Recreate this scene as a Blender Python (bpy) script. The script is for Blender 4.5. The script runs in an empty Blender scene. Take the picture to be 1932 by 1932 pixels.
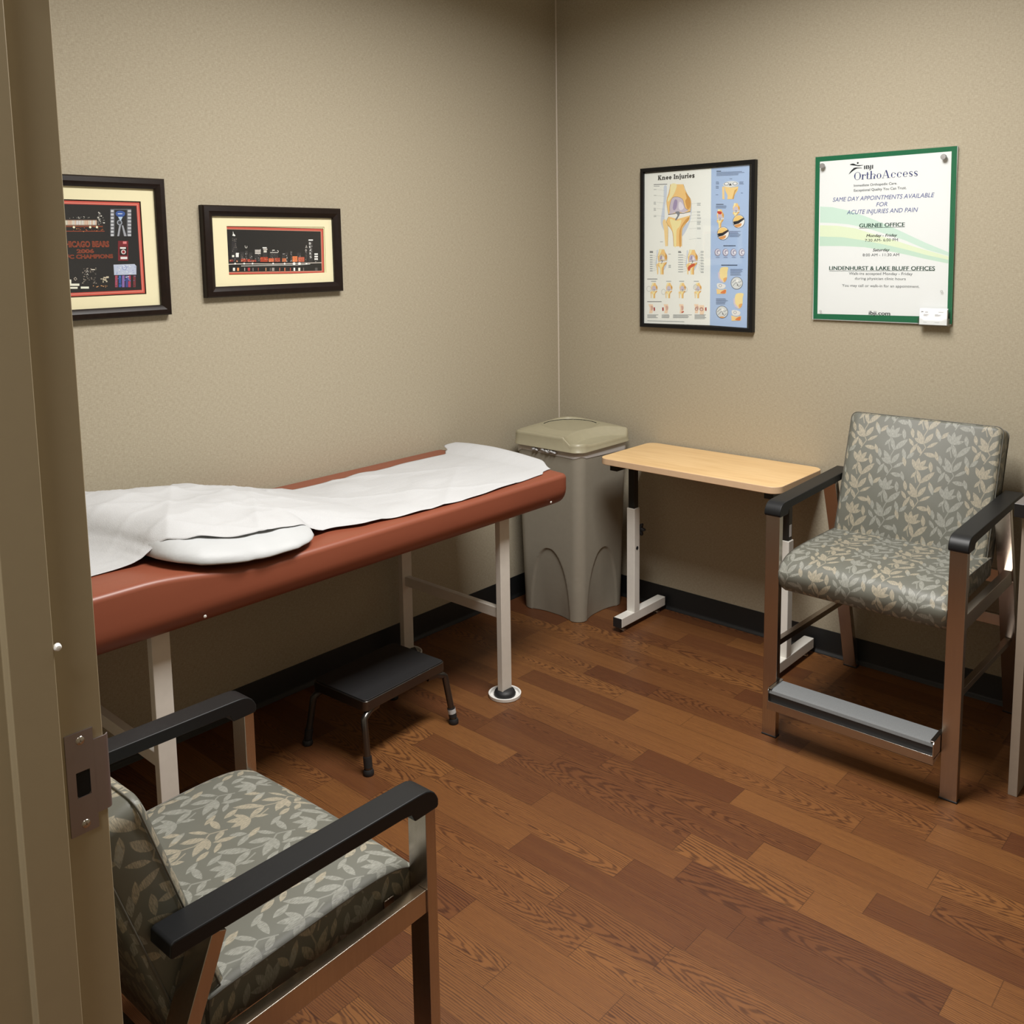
import bpy, bmesh, math, random
from mathutils import Vector, Matrix
random.seed(7)
SC = bpy.context.scene
COL = SC.collection
PI = math.pi
R = math.radians

# ------------------------------------------------------------------ helpers
def lin(c):
    c = c / 255.0
    return c / 12.92 if c <= 0.04045 else ((c + 0.055) / 1.055) ** 2.4
def rgb(r, g, b, k=1.0):
    return tuple(min(0.9, lin(v) * k) for v in (r, g, b)) + (1.0,)

class MB:
    """collects faces, then links them as ONE mesh object"""
    def __init__(s): s.v, s.f, s.u, s.c, s.mi = [], [], {}, {}, {}
    def face(s, pts, uv=None, col=None, mi=0):
        n = len(s.v); s.v += [tuple(p) for p in pts]; k = len(s.f); s.f.append(list(range(n, n + len(pts))))
        if uv: s.u[k] = uv
        if col: s.c[k] = col
        if mi: s.mi[k] = mi
    def add(s, vs, fs, mi=0, uvs=None):
        n = len(s.v); s.v += [tuple(p) for p in vs]
        for i, f in enumerate(fs):
            k = len(s.f); s.f.append([n + q for q in f])
            if mi: s.mi[k] = mi
            if uvs: s.u[k] = [uvs[q] for q in f]
        return s
    def box(s, x0, x1, y0, y1, z0, z1, mi=0):
        v = [(x0,y0,z0),(x1,y0,z0),(x1,y1,z0),(x0,y1,z0),(x0,y0,z1),(x1,y0,z1),(x1,y1,z1),(x0,y1,z1)]
        return s.add(v, [(0,3,2,1),(4,5,6,7),(0,1,5,4),(1,2,6,5),(2,3,7,6),(3,0,4,7)], mi)
    def loft(s, rings, close=True, cap0=True, cap1=True, mi=0):
        n = len(rings[0]); vs = [p for r in rings for p in r]; fs = []
        for i in range(len(rings) - 1):
            for j in range(n if close else n - 1):
                a, b = i*n + j, i*n + (j+1) % n
                fs.append((a, b, b + n, a + n))
        if cap0: fs.append(tuple(reversed(range(n))))
        if cap1: fs.append(tuple(range((len(rings)-1)*n, len(rings)*n)))
        return s.add(vs, fs, mi)
    def prism(s, poly, axis, a, b, mi=0):
        """poly in the plane normal to axis; extruded a..b"""
        def P(p, t):
            return (t, p[0], p[1]) if axis == 'x' else (p[0], t, p[1]) if axis == 'y' else (p[0], p[1], t)
        return s.loft([[P(p, a) for p in poly], [P(p, b) for p in poly]], mi=mi)
    def tube(s, pts, r, n=14, mi=0, r2=None):
        pts = [Vector(p) for p in pts]; rings = []
        t0 = (pts[1] - pts[0]).normalized(); up = Vector((0,0,1)) if abs(t0.z) < .9 else Vector((1,0,0))
        nrm = t0.cross(up).normalized()
        for i, p in enumerate(pts):
            t = ((pts[min(i+1, len(pts)-1)] - pts[max(i-1, 0)])).normalized()
            nrm = (nrm - t * nrm.dot(t)).normalized(); bi = t.cross(nrm)
            rr = r if r2 is None else r + (r2 - r) * i / (len(pts) - 1)
            rings.append([p + rr*(math.cos(2*PI*k/n)*nrm + math.sin(2*PI*k/n)*bi) for k in range(n)])
        return s.loft(rings, mi=mi)
    def bar(s, pts, hx, hn, mi=0):
        """flat tube lying in a yz plane: half width hx along x, half thickness hn in the plane"""
        pts = [Vector(p) for p in pts]; rings = []; X = Vector((1,0,0))
        for i, p in enumerate(pts):
            a = (p - pts[i-1]).normalized() if i else (pts[1]-p).normalized()
            b = (pts[i+1]-p).normalized() if i < len(pts)-1 else a
            t = (a + b).normalized(); n = X.cross(t).normalized(); k = hn / max(.5, n.dot(X.cross(a)))
            rings.append([p - X*hx - n*k, p + X*hx - n*k, p + X*hx + n*k, p - X*hx + n*k])
        return s.loft(rings, mi=mi)
    def lathe(s, prof, c=(0,0,0), n=32, mi=0):
        rings = [[(c[0]+r*math.cos(2*PI*k/n), c[1]+r*math.sin(2*PI*k/n), c[2]+z) for k in range(n)] for r, z in prof]
        return s.loft(rings, mi=mi)

def setp(o, label=None, cat=None, group=None, kind=None):
    if label: o['label'] = label
    if cat: o['category'] = cat
    if group: o['group'] = group
    if kind: o['kind'] = kind
    return o

def obj(name, mb, mat, parent=None, bevel=0, seg=2, smooth=35, sub=0, boxuv=False, loc=None, rotz=0):
    me = bpy.data.meshes.new(name); me.from_pydata(mb.v, [], mb.f)
    mats = mat if isinstance(mat, (list, tuple)) else [mat]
    for m in mats: me.materials.append(m)
    for k, i in mb.mi.items(): me.polygons[k].material_index = i
    if mb.u:
        ul = me.uv_layers.new(name='UVMap')
        for k, uv in mb.u.items():
            for li, q in zip(me.polygons[k].loop_indices, uv): ul.data[li].uv = q
    if boxuv:
        ul = me.uv_layers.new(name='UVMap') if not me.uv_layers else me.uv_layers[0]
        for p in me.polygons:
            n = p.normal
            for li in p.loop_indices:
                c = me.vertices[me.loops[li].vertex_index].co
                a = max(range(3), key=lambda i: abs(n[i]))
                ul.data[li].uv = (c.y, c.z) if a == 0 else (c.x, c.z) if a == 1 else (c.x, c.y)
    if mb.c:
        ca = me.color_attributes.new('ink', 'FLOAT_COLOR', 'CORNER')
        for k, c in mb.c.items():
            for li in me.polygons[k].loop_indices: ca.data[li].color = c
    bm = bmesh.new(); bm.from_mesh(me)
    if not mb.u and not mb.c: bmesh.ops.remove_doubles(bm, verts=bm.verts, dist=1e-5)
    if not mb.c: bmesh.ops.recalc_face_normals(bm, faces=bm.faces)
    bm.to_mesh(me); bm.free()
    if smooth:
        for p in me.polygons: p.use_smooth = True
        if smooth < 180: me.set_sharp_from_angle(angle=R(smooth))
    o = bpy.data.objects.new(name, me); COL.objects.link(o)
    if parent: o.parent = parent
    if loc: o.location = loc
    o.rotation_euler.z = rotz
    if bevel:
        b = o.modifiers.new('bevel', 'BEVEL'); b.width = bevel; b.segments = seg; b.limit_method = 'ANGLE'; b.angle_limit = R(30)
        b.harden_normals = True
    if sub:
        m = o.modifiers.new('sub', 'SUBSURF'); m.levels = sub; m.render_levels = sub
    return o

def thing(name, label, cat, loc=(0,0,0), rotz=0, group=None):
    o = bpy.data.objects.new(name, None); COL.objects.link(o); o.empty_display_size = .1
    o.location = loc; o.rotation_euler.z = rotz
    return setp(o, label, cat, group)

def box_obj(name, dims, mat, parent=None, **k):
    return obj(name, MB().box(*dims), mat, parent, **k)

def rrect(x0, x1, y0, y1, r, n=6):
    out = []
    for cx, cy, a in ((x1-r, y1-r, 0), (x0+r, y1-r, 90), (x0+r, y0+r, 180), (x1-r, y0+r, 270)):
        for i in range(n+1):
            t = R(a + 90*i/n); out.append((cx + r*math.cos(t), cy + r*math.sin(t)))
    return out

def catmull(p, closed=True, n=4):
    N = len(p); out = []
    for i in range(N if closed else N-1):
        if closed: a, b, c, d = [p[(i+k) % N] for k in (-1,0,1,2)]
        else: a, b, c, d = p[max(0,i-1)], p[i], p[i+1], p[min(N-1,i+2)]
        for k in range(n):
            t = k/n
            out.append(tuple(.5*((2*b[j])+(-a[j]+c[j])*t+(2*a[j]-5*b[j]+4*c[j]-d[j])*t*t+(-a[j]+3*b[j]-3*c[j]+d[j])*t**3) for j in range(len(b))))
    if not closed: out.append(p[-1])
    return out

def sstep(a, b, x):
    t = max(0., min(1., (x-a)/(b-a))); return t*t*(3-2*t)

# ------------------------------------------------------------------ materials
class NT:
    def __init__(s, name):
        s.m = bpy.data.materials.new(name); s.m.use_nodes = True; s.t = s.m.node_tree; s.t.nodes.clear()
        s.out = s.n('ShaderNodeOutputMaterial'); s.b = s.n('ShaderNodeBsdfPrincipled'); s.t.links.new(s.b.outputs[0], s.out.inputs[0])
    def n(s, typ, **k):
        o = s.t.nodes.new(typ)
        for a, b in k.items(): setattr(o, a, b)
        return o
    def set(s, sock, val):
        if isinstance(val, bpy.types.NodeSocket): s.t.links.new(val, sock)
        else: sock.default_value = val
    def math(s, op, a, b=None, c=None):
        o = s.n('ShaderNodeMath', operation=op)
        for i, v in enumerate((a, b, c)):
            if v is not None: s.set(o.inputs[i], v)
        return o.outputs[0]
    def vmath(s, op, *a, out=0):
        o = s.n('ShaderNodeVectorMath', operation=op)
        for i, v in enumerate(a): s.set(o.inputs[i], v)
        return o.outputs[out]
    def mix(s, f, a, b):
        o = s.n('ShaderNodeMix', data_type='RGBA'); s.set(o.inputs[0], f); s.set(o.inputs[6], a); s.set(o.inputs[7], b); return o.outputs[2]
    def noise(s, vec, scale, detail=2, rough=.5):
        o = s.n('ShaderNodeTexNoise'); s.set(o.inputs['Vector'], vec); o.inputs['Scale'].default_value = scale
        o.inputs['Detail'].default_value = detail; o.inputs['Roughness'].default_value = rough; return o.outputs['Fac']
    def scale(s, vec, sc):
        return s.vmath('MULTIPLY', vec, sc)
    def ramp(s, f, stops):
        o = s.n('ShaderNodeValToRGB'); s.set(o.inputs[0], f); e = o.color_ramp.elements
        while len(e) < len(stops): e.new(.5)
        for q, (p, c) in zip(e, stops): q.position = p; q.color = c
        return o.outputs[0]
    def coord(s): return s.n('ShaderNodeTexCoord').outputs['Object']
    def p(s, **k):
        for a, v in k.items(): s.set(s.b.inputs[a.replace('_', ' ')], v)
        return s
    def bump(s, h, strength=.2, dist=.002):
        o = s.n('ShaderNodeBump'); o.inputs['Strength'].default_value = strength; o.inputs['Distance'].default_value = dist
        s.set(o.inputs['Height'], h); s.t.links.new(o.outputs[0], s.b.inputs['Normal']); return s

def plain(name, c, rough=.5, metal=0, spec=.5, coat=0, var=.06, vs=40):
    t = NT(name); f = t.noise(t.coord(), vs, 3)
    d = tuple(v*(1-var) for v in c[:3]) + (1,); l = tuple(min(1, v*(1+var)) for v in c[:3]) + (1,)
    t.p(Base_Color=t.mix(f, d, l), Roughness=rough, Metallic=metal, Coat_Weight=coat); t.b.inputs['Specular IOR Level'].default_value = spec
    return t.m

M = {}
def make_materials():
    # wall covering: fine woven threads
    t = NT('woven wall covering'); c = t.coord()
    a = t.noise(t.scale(c, (85, 85, 400)), 1, 2, .55); b = t.noise(t.scale(c, (400, 400, 90)), 1, 2, .55); d = t.noise(c, 90, 2)
    f = t.math('ADD', t.math('MULTIPLY', a, .48), t.math('ADD', t.math('MULTIPLY', b, .42), t.math('MULTIPLY', d, .10)))
    col = t.ramp(f, [(.32, (.310, .268, .193, 1)), (.5, (.374, .329, .243, 1)), (.68, (.440, .393, .296, 1))])
    t.p(Base_Color=col, Roughness=.75); t.b.inputs['Specular IOR Level'].default_value = .25; t.bump(f, .25, .001); M['wall'] = t.m
    # wood plank floor
    t = NT('wood plank flooring'); c = t.coord(); s = t.n('ShaderNodeSeparateXYZ'); t.set(s.inputs[0], c); x, y = s.outputs[0], s.outputs[1]
    W, L = .0985, 1.02
    def xyz(a, b, c_):
        o = t.n('ShaderNodeCombineXYZ'); t.set(o.inputs[0], a); t.set(o.inputs[1], b); t.set(o.inputs[2], c_); return o.outputs[0]
    mul = lambda a, b: t.math('MULTIPLY', a, b)
    add = lambda a, b: t.math('ADD', a, b)
    yr = t.math('DIVIDE', add(y, 10.0375), W); row = t.math('FLOOR', yr); yl = t.math('SUBTRACT', yr, row)
    wn = t.n('ShaderNodeTexWhiteNoise', noise_dimensions='1D'); t.set(wn.inputs['W'], row)
    xr = add(t.math('DIVIDE', x, L), mul(wn.outputs[0], 7.31)); cell = t.math('FLOOR', xr); xl = t.math('SUBTRACT', xr, cell)
    # boards come in two lengths
    cut = t.n('ShaderNodeTexWhiteNoise', noise_dimensions='2D'); t.set(cut.inputs['Vector'], xyz(row, cell, 0))
    cp = add(.42, mul(cut.outputs[0], .3)); half = t.math('GREATER_THAN', xl, cp)
    pid = t.n('ShaderNodeTexWhiteNoise', noise_dimensions='2D'); t.set(pid.inputs['Vector'], xyz(row, add(cell, mul(half, .5)), 0))
    sp = t.n('ShaderNodeSeparateColor'); t.set(sp.inputs[0], pid.outputs['Color']); r1, r2, r3 = sp.outputs
    shift = mul(r1, 40)
    n1 = t.noise(xyz(mul(x, 2.9), mul(y, 17), shift), 1, 2, .5)
    n2 = t.noise(xyz(mul(x, 12), mul(y, 75), shift), 1, 3, .6)
    flat = t.math('GREATER_THAN', r1, .52)                       # flat-sawn boards show arches, the others straight lines
    xc = mul(t.math('SUBTRACT', xl, add(.1, mul(r2, .8))), L)
    yc = mul(t.math('SUBTRACT', yl, t.math('SUBTRACT', add(.15, mul(r3, .7)), mul(t.math('SUBTRACT', 1, flat), 2.1))), W)
    rr_ = t.math('SQRT', add(t.math('POWER', mul(xc, .10), 2), t.math('POWER', yc, 2)))
    rr_ = add(rr_, add(mul(t.math('SUBTRACT', n1, .5), .024), mul(t.math('SUBTRACT', n2, .5), .0085)))
    ln = add(mul(t.math('SINE', mul(rr_, add(980, mul(r3, 700)))), .5), .5)
    mr = t.n('ShaderNodeMapRange', interpolation_type='SMOOTHSTEP'); t.set(mr.inputs[0], ln); mr.inputs[1].default_value = .35; mr.inputs[2].default_value = 1.
    st = t.noise(xyz(mul(x, 6), mul(y, 360), mul(r2, 9)), 1, 3, .6)
    lo = t.noise(xyz(mul(x, 4), mul(y, 40), r3), 1, 2)
    base = t.mix(t.math('MINIMUM', 1, t.math('MAXIMUM', 0, add(mul(r2, 1.3), add(mul(lo, .6), -.45)))), (.235, .099, .0300, 1), (.122, .0445, .0165, 1))
    base = t.mix(mul(st, .5), base, t.mix(r3, (.07, .022, .009, 1), (.10, .036, .012, 1)))
    br = t.noise(xyz(mul(x, 2.2), mul(y, 170), shift), 1, 2, .6)
    dark = mul(mul(mr.outputs[0], add(.50, mul(flat, .12))), add(.10, mul(br, 1.75)))
    col = t.mix(t.math('MINIMUM', .85, dark), base, (.034, .0105, .0055, 1))
    seam = t.math('MAXIMUM', t.math('LESS_THAN', t.math('MINIMUM', yl, t.math('SUBTRACT', 1, yl)), .010), t.math('LESS_THAN', t.math('MINIMUM', t.math('MINIMUM', xl, t.math('SUBTRACT', 1, xl)), t.math('ABSOLUTE', t.math('SUBTRACT', xl, cp))), .0012))
    col = t.mix(mul(seam, .45), col, (.03, .011, .005, 1))
    t.b.inputs['Specular IOR Level'].default_value = .38; t.p(Base_Color=col, Roughness=add(.33, mul(st, .16))); t.bump(st, .05, .001); M['floor'] = t.m
    # upholstery: woven leaf sprigs
    t = NT('leaf pattern upholstery'); uv = t.n('ShaderNodeTexCoord').outputs['UV']
    U = .186/1180; TW, TH = 1300*U, 1180*U
    # sprig: leaf base, leaf tip, width (measured on the cloth, one unit = 0.17 mm), from the foot of the tulip
    sprig = [(0,0,-185,300,118), (0,8,-215,118,100), (6,20,160,268,104), (60,-65,282,82,66), (25,-195,288,-225,98), (-30,-225,-132,-35,80),
             (-268,-245,-142,5,78), (-80,605,-200,830,100), (-80,612,-62,880,96), (-72,610,88,845,100), (-80,612,152,700,78), (30,320,-62,604,92), (30,325,298,612,112), (222,590,176,825,88), (-182,410,-78,565,62), (300,150,215,385,90), (330,170,470,330,84), (-300,330,-245,120,80), (-330,640,-400,860,86), (330,-330,250,-120,76), (-215,-60,-330,100,74)]
    stalk = [(0,5,42,-65), (42,-65,-60,-258), (30,325,-22,190), (-22,190,-10,110), (-80,615,-108,480), (-108,480,-60,320)]
    def wrapd(x, y):
        d = t.n('ShaderNodeVectorMath', operation='WRAP'); t.set(d.inputs[0], t.vmath('SUBTRACT', uvv, (x, y, 0))); d.inputs[1].default_value = (TW/2, TH/2, 1); d.inputs[2].default_value = (-TW/2, -TH/2, -1); return d.outputs[0]
    def leaves(sx, sy):
        f = None
        for (x0, y0, x1, y1, wd) in sprig:
            a = math.atan2(y1-y0, x1-x0); l = math.hypot(x1-x0, y1-y0)*U/2*1.04; w = wd*U/2*1.04
            d = wrapd((x0+x1)*U/2 + sx*TW, (y0+y1)*U/2 + sy*TH)
            u_ = t.vmath('DOT_PRODUCT', d, (math.cos(a)/l, math.sin(a)/l, 0), out=1)
            v_ = t.math('ABSOLUTE', t.vmath('DOT_PRODUCT', d, (-math.sin(a)/w, math.cos(a)/w, 0), out=1))
            e = t.math('MULTIPLY_ADD', u_, u_, v_)
            f = e if f is None else t.math('MINIMUM', f, e)
        return f
    def stems(sx, sy):
        f = None
        for (x0, y0, x1, y1) in stalk:
            ex, ey = (x1-x0)*U/2, (y1-y0)*U/2; l = math.hypot(ex, ey); d = wrapd((x0+x1)*U/2 + sx*TW, (y0+y1)*U/2 + sy*TH)
            u_ = t.math('ABSOLUTE', t.vmath('DOT_PRODUCT', d, (ex/l/l, ey/l/l, 0), out=1))
            v_ = t.math('ABSOLUTE', t.vmath('DOT_PRODUCT', d, (-ey/l/.0016, ex/l/.0016, 0), out=1))
            e = t.math('MAXIMUM', u_, v_); f = e if f is None else t.math('MINIMUM', f, e)
        return f
    wob = t.n('ShaderNodeTexNoise'); t.set(wob.inputs['Vector'], uv); wob.inputs['Scale'].default_value = 28
    uvv = t.vmath('ADD', uv, t.vmath('MULTIPLY', t.vmath('SUBTRACT', wob.outputs['Color'], (.5, .5, .5)), (.004, .004, 0)))
    A, B = leaves(0, 0), leaves(.5, -.45); sA, sB = stems(0, 0), stems(.5, -.45)
    slub = t.noise(t.scale(uv, (620, 95, 1)), 1, 2, .6); big = t.noise(uv, 9, 1)
    def mask(e, s_):
        k = t.n('ShaderNodeMapRange', interpolation_type='SMOOTHSTEP'); t.set(k.inputs[0], e); k.inputs[1].default_value = 1.04; k.inputs[2].default_value = .86
        m = t.math('MULTIPLY', k.outputs[0], t.math('MINIMUM', 1, t.math('MAXIMUM', .12, t.math('ADD', -.55, t.math('MULTIPLY', slub, 2.4)))))
        return t.math('MINIMUM', 1, t.math('MAXIMUM', m, t.math('MULTIPLY', t.math('LESS_THAN', s_, 1), .55)))
    ground = t.mix(big, (.112, .110, .089, 1), (.128, .132, .112, 1))
    c2 = t.mix(mask(A, sA), ground, (.35, .31, .23, 1)); c3 = t.mix(mask(B, sB), c2, (.275, .278, .245, 1))
    t.p(Base_Color=c3, Roughness=.5); t.b.inputs['Specular IOR Level'].default_value = .4; t.bump(slub, .06, .0006); M['fabric'] = t.m
    M['piping'] = plain('upholstery piping', (.10, .096, .08, 1), .5)
    # bed vinyl
    t = NT('rust vinyl'); c = t.coord(); f = t.noise(c, 500, 2); f2 = t.noise(t.scale(c, (9, 2, 9)), 1, 2)
    t.p(Base_Color=t.mix(f2, (.195, .052, .027, 1), (.25, .070, .036, 1)), Roughness=.42); t.bump(t.math('ADD', t.math('MULTIPLY', f, .03), t.noise(t.scale(c, (22, 1.8, 22)), 1, 1)), .14, .006); M['vinyl'] = t.m
    # exam paper: fine crepe
    t = NT('crepe exam paper'); c = t.coord(); f = t.noise(c, 380, 3, .7); w = t.noise(t.scale(c, (14, 5, 14)), 1, 3)
    t.p(Base_Color=t.mix(f, (.43, .437, .447, 1), (.53, .537, .547, 1)), Roughness=.8); t.bump(t.math('ADD', t.math('MULTIPLY', f, .15), w), .6, .008)
    t.b.inputs['Subsurface Weight'].default_value = 0; M['paper'] = t.m
    t = NT('white pillow cover'); c = t.coord(); f = t.math('ADD', t.math('MULTIPLY', t.noise(t.scale(c, (30, 14, 24)), 1, 3, .6), .4), t.noise(t.scale(c, (9, 5, 26)), 1, 1))
    t.p(Base_Color=(.46, .475, .485, 1), Roughness=.55); t.bump(f, .5, .008); M['pillow'] = t.m
    M['cream'] = plain('cream painted steel', (.63, .59, .53, 1), .4)
    M['white'] = plain('white painted steel', (.72, .70, .65, 1), .38)
    M['cup'] = plain('white plastic', (.78, .77, .74, 1), .4)
    M['black'] = plain('black rubber', (.012, .012, .013, 1), .55)
    M['base'] = plain('black vinyl baseboard', (.0065, .0068, .007, 1), .5)
    M['arm'] = plain('black polyurethane armrest', (.0085, .0090, .0100, 1), .45, spec=.28, var=.03)
    M['gunmetal'] = plain('gunmetal steel', (.13, .122, .115, 1), .28, metal=.95)
    M['blacktube'] = plain('black enamelled steel', (.02, .02, .019, 1), .3)
    M['chrome'] = plain('worn steel', (.5, .48, .45, 1), .25, metal=1)
    t = NT('brushed bronze steel'); c = t.coord(); f = t.noise(t.scale(c, (300, 300, 12)), 1, 2)
    t.p(Base_Color=t.mix(f, (.46, .405, .355, 1), (.56, .50, .445, 1)), Metallic=1., Roughness=.27); t.bump(f, .03, .0004); M['steel'] = t.m
    t = NT('maple laminate'); c = t.coord(); f = t.noise(t.scale(c, (5, 60, 5)), 1, 3, .6); f2 = t.noise(t.scale(c, (3, 14, 3)), 1, 2)
    g = t.math('ADD', t.math('MULTIPLY', f, .5), t.math('MULTIPLY', f2, .5))
    t.p(Base_Color=t.ramp(g, [(.3, (.60, .385, .175, 1)), (.5, (.70, .475, .235, 1)), (.7, (.76, .54, .29, 1))]), Roughness=.4); M['maple'] = t.m
    M['maple_edge'] = plain('maple edge band', (.62, .43, .27, 1), .45)
    M['tread'] = plain('grey grip tread', (.15, .158, .162, 1), .7, var=.3, vs=500)
    M['binbody'] = plain('taupe grey plastic', (.285, .262, .212, 1), .42)
    M['binlid'] = plain('khaki plastic', (.325, .297, .203, 1), .42)
    M['liner'] = plain('translucent white liner', (.62, .60, .58, 1), .35)
    M['jamb'] = plain('tan painted door frame', (.355, .295, .190, 1), .45, var=.03)
    M['strike'] = plain('dull brass steel', (.30, .26, .26, 1), .42, metal=.85)
    M['hole_shade'] = plain('black hole shade', (.003, .003, .003, 1), .9)  # flat black stands in for the shade inside holes and gaps
    M['frame'] = plain('dark walnut frame', (.011, .0058, .0042, 1), .38, spec=.25, var=.5, vs=60)
    M['blackframe'] = plain('black frame', (.0045, .0045, .005, 1), .4, spec=.3)
    M['mat'] = plain('cream mat board', (.90, .82, .56, 1), .8, var=.02)
    M['bead'] = plain('corner sealant', (.50, .44, .36, 1), .6)
    M['ceiling'] = plain('white ceiling tile', (.50, .49, .45, 1), .9)
    M['counter'] = plain('grey laminate', (.13, .12, .12, 1), .3)
    M['counter_edge'] = plain('black edge band', (.012, .012, .013, 1), .35)
    M['panel'] = plain('taupe laminate', (.30, .25, .20, 1), .5)
    M['knob'] = plain('satin nickel', (.36, .35, .35, 1), .4, metal=.6)
    M['card'] = plain('white card', (.80, .80, .82, 1), .6, var=.02)
    M['label'] = plain('grey label', (.42, .42, .42, 1), .5, var=.5, vs=200)
    # printed ink: colour is part of the sheet
    t = NT('printed ink'); a = t.n('ShaderNodeAttribute', attribute_name='ink'); t.p(Base_Color=a.outputs['Color'], Roughness=.6); t.b.inputs['Specular IOR Level'].default_value = .12; M['ink'] = t.m
    # clear glazing / acrylic
    def clear(name, tint, rough):
        t = NT(name); t.t.nodes.remove(t.b); tr = t.n('ShaderNodeBsdfTransparent'); tr.inputs[0].default_value = tint
        gl = t.n('ShaderNodeBsdfGlossy'); gl.inputs['Roughness'].default_value = rough; lw = t.n('ShaderNodeLayerWeight'); lw.inputs[0].default_value = .5; fr = t.math('MULTIPLY_ADD', t.math('POWER', lw.outputs['Facing'], 5), .9, .04)
        mx = t.n('ShaderNodeMixShader'); t.set(mx.inputs[0], fr); t.set(mx.inputs[1], tr.outputs[0]); t.set(mx.inputs[2], gl.outputs[0]); t.t.links.new(mx.outputs[0], t.out.inputs[0]); return t.m
    M['glass'] = clear('picture glass', (.97, .975, .97, 1), .03)
    M['acrylic'] = clear('clear acrylic', (.95, .96, .96, 1), .06)
make_materials()
# ------------------------------------------------------------------ room
ZC = 2.95                       # ceiling height
XR, YN = 3.45, -3.082            # far right wall, door wall (room face)
def struct(name, mb, mat, parent=None, **k):
    o = obj(name, mb, mat, parent, **k); o['kind'] = 'structure'; return o
struct('floor', MB().box(-.12, XR+.12, -5.2, .12, -.08, 0), M['floor'], smooth=0)
struct('ceiling', MB().box(-.12, XR+.12, -5.2, .12, ZC, ZC+.08), M['ceiling'], smooth=0)
struct('wall_left', MB().box(-.12, 0, -5.2, .0, 0, ZC), M['wall'], smooth=0)
struct('wall_back', MB().box(-.12, XR+.12, 0, .12, 0, ZC), M['wall'], smooth=0)
struct('wall_right', MB().box(XR, XR+.12, -5.2, 0, 0, ZC), M['wall'], smooth=0)
wn = MB(); wn.box(0, 1.70, -3.185, YN, 0, ZC); wn.box(2.96, XR, -3.185, YN, 0, ZC); wn.box(1.70, 2.96, -3.185, YN, 2.17, ZC)
struct('wall_near', wn, M['wall'], smooth=0)
struct('wall_corridor', MB().box(0, XR, -5.2, -5.08, 0, ZC), M['wall'], smooth=0)
def baseboard(name, pts, rot, loc):
    prof = [(0, 0), (-.016, 0), (-.015, .004), (-.008, .009), (-.005, .018), (-.0045, .097), (-.003, .1016), (0, .1016)]
    m = MB().prism([(p[0], p[1]) for p in prof], 'x', pts[0], pts[1]) if rot == 0 else MB().prism([(-p[0], p[1]) for p in prof], 'y', pts[0], pts[1])
    struct(name, m, M['base'], smooth=50)
baseboard('baseboard_back', (0.0, 2.204), 0, None)
baseboard('baseboard_back', (2.234, XR-.029), 0, None)
baseboard('baseboard_left', (YN, -.0165), 1, None)
struct('trim_1', MB().prism([(0.0002, -.0002), (.0045, -.0002), (.0002, -.0045)], 'z', .102, ZC), M['bead'])
# ceiling lights: recessed troffers behind a cell louvre
# door frame (hollow metal, double rabbet)
door = thing('door_1', None, None); door['kind'] = 'structure'
prof = [(1.69, -3.042), (1.74, -3.042), (1.74, -3.098), (1.756, -3.098), (1.756, -3.149), (1.74, -3.149), (1.74, -3.200), (1.69, -3.200), (1.69, -3.186), (1.7005, -3.186), (1.7005, -3.081), (1.69, -3.081)]
obj('jamb', MB().prism(prof, 'z', 0, 2.18), M['jamb'], door, bevel=.0018, seg=2)
obj('jamb', MB().prism([(4.66 - x, y) for x, y in prof], 'z', 0, 2.18), M['jamb'], door, bevel=.0018, seg=2)
obj('head', MB().box(1.756, 2.904, -3.149, -3.098, 2.115, 2.16).box(1.74, 2.92, -3.2, -3.042, 2.131, 2.169), M['jamb'], door, bevel=.0018)
sp = MB()
def plate(y0, y1, z0, z1): sp.box(1.7402, 1.7420, y0, y1, z0, z1)
hz0, hz1, hy0, hy1 = .984, 1.017, -3.079, -3.062
plate(-3.0895, -3.0555, .936, hz0); plate(-3.0895, -3.0555, hz1, 1.0685); plate(-3.0895, hy0, hz0, hz1); plate(hy1, -3.0555, hz0, hz1)
lip = [(1.7402, -3.0556), (1.7420, -3.0556), (1.7420, -3.0430), (1.7414, -3.0395), (1.7395, -3.0370), (1.7370, -3.0355), (1.7365, -3.0370), (1.7388, -3.0385), (1.7402, -3.0408)]
sp.prism([(p[0], p[1]) for p in lip], 'z', .955, 1.052)
stp = obj('strike_plate', sp, M['strike'], door, smooth=40)
obj('latch_hole_shade', MB().prism(rrect(hy0, hy1, hz0, hz1, .004), 'x', 1.7401, 1.7406), M['hole_shade'], stp)  # black insert fills the opening in place of its inner shade
for z in (.9475, 1.057):
    s_ = MB().lathe([(.0001, .0012), (.003, .0012), (.0052, .0006), (.0056, 0)], n=18)
    s_.box(-.0006, .0006, -.0032, .0032, .0012, .0015); s_.box(-.0032, .0032, -.0006, .0006, .0012, .0015)
    q = obj('screw', s_, M['chrome'], stp); q.rotation_euler = (0, R(90), 0); q.location = (1.742, -3.071, z)
sil = obj('door_silencer', MB().lathe([(.0001, .006), (.003, .0055), (.0045, .003), (.005, 0), (.0001, 0)], n=14), M['cup'], door)
sil.rotation_euler = (0, R(90), 0); sil.location = (1.7535, -3.094, 1.189)

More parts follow.
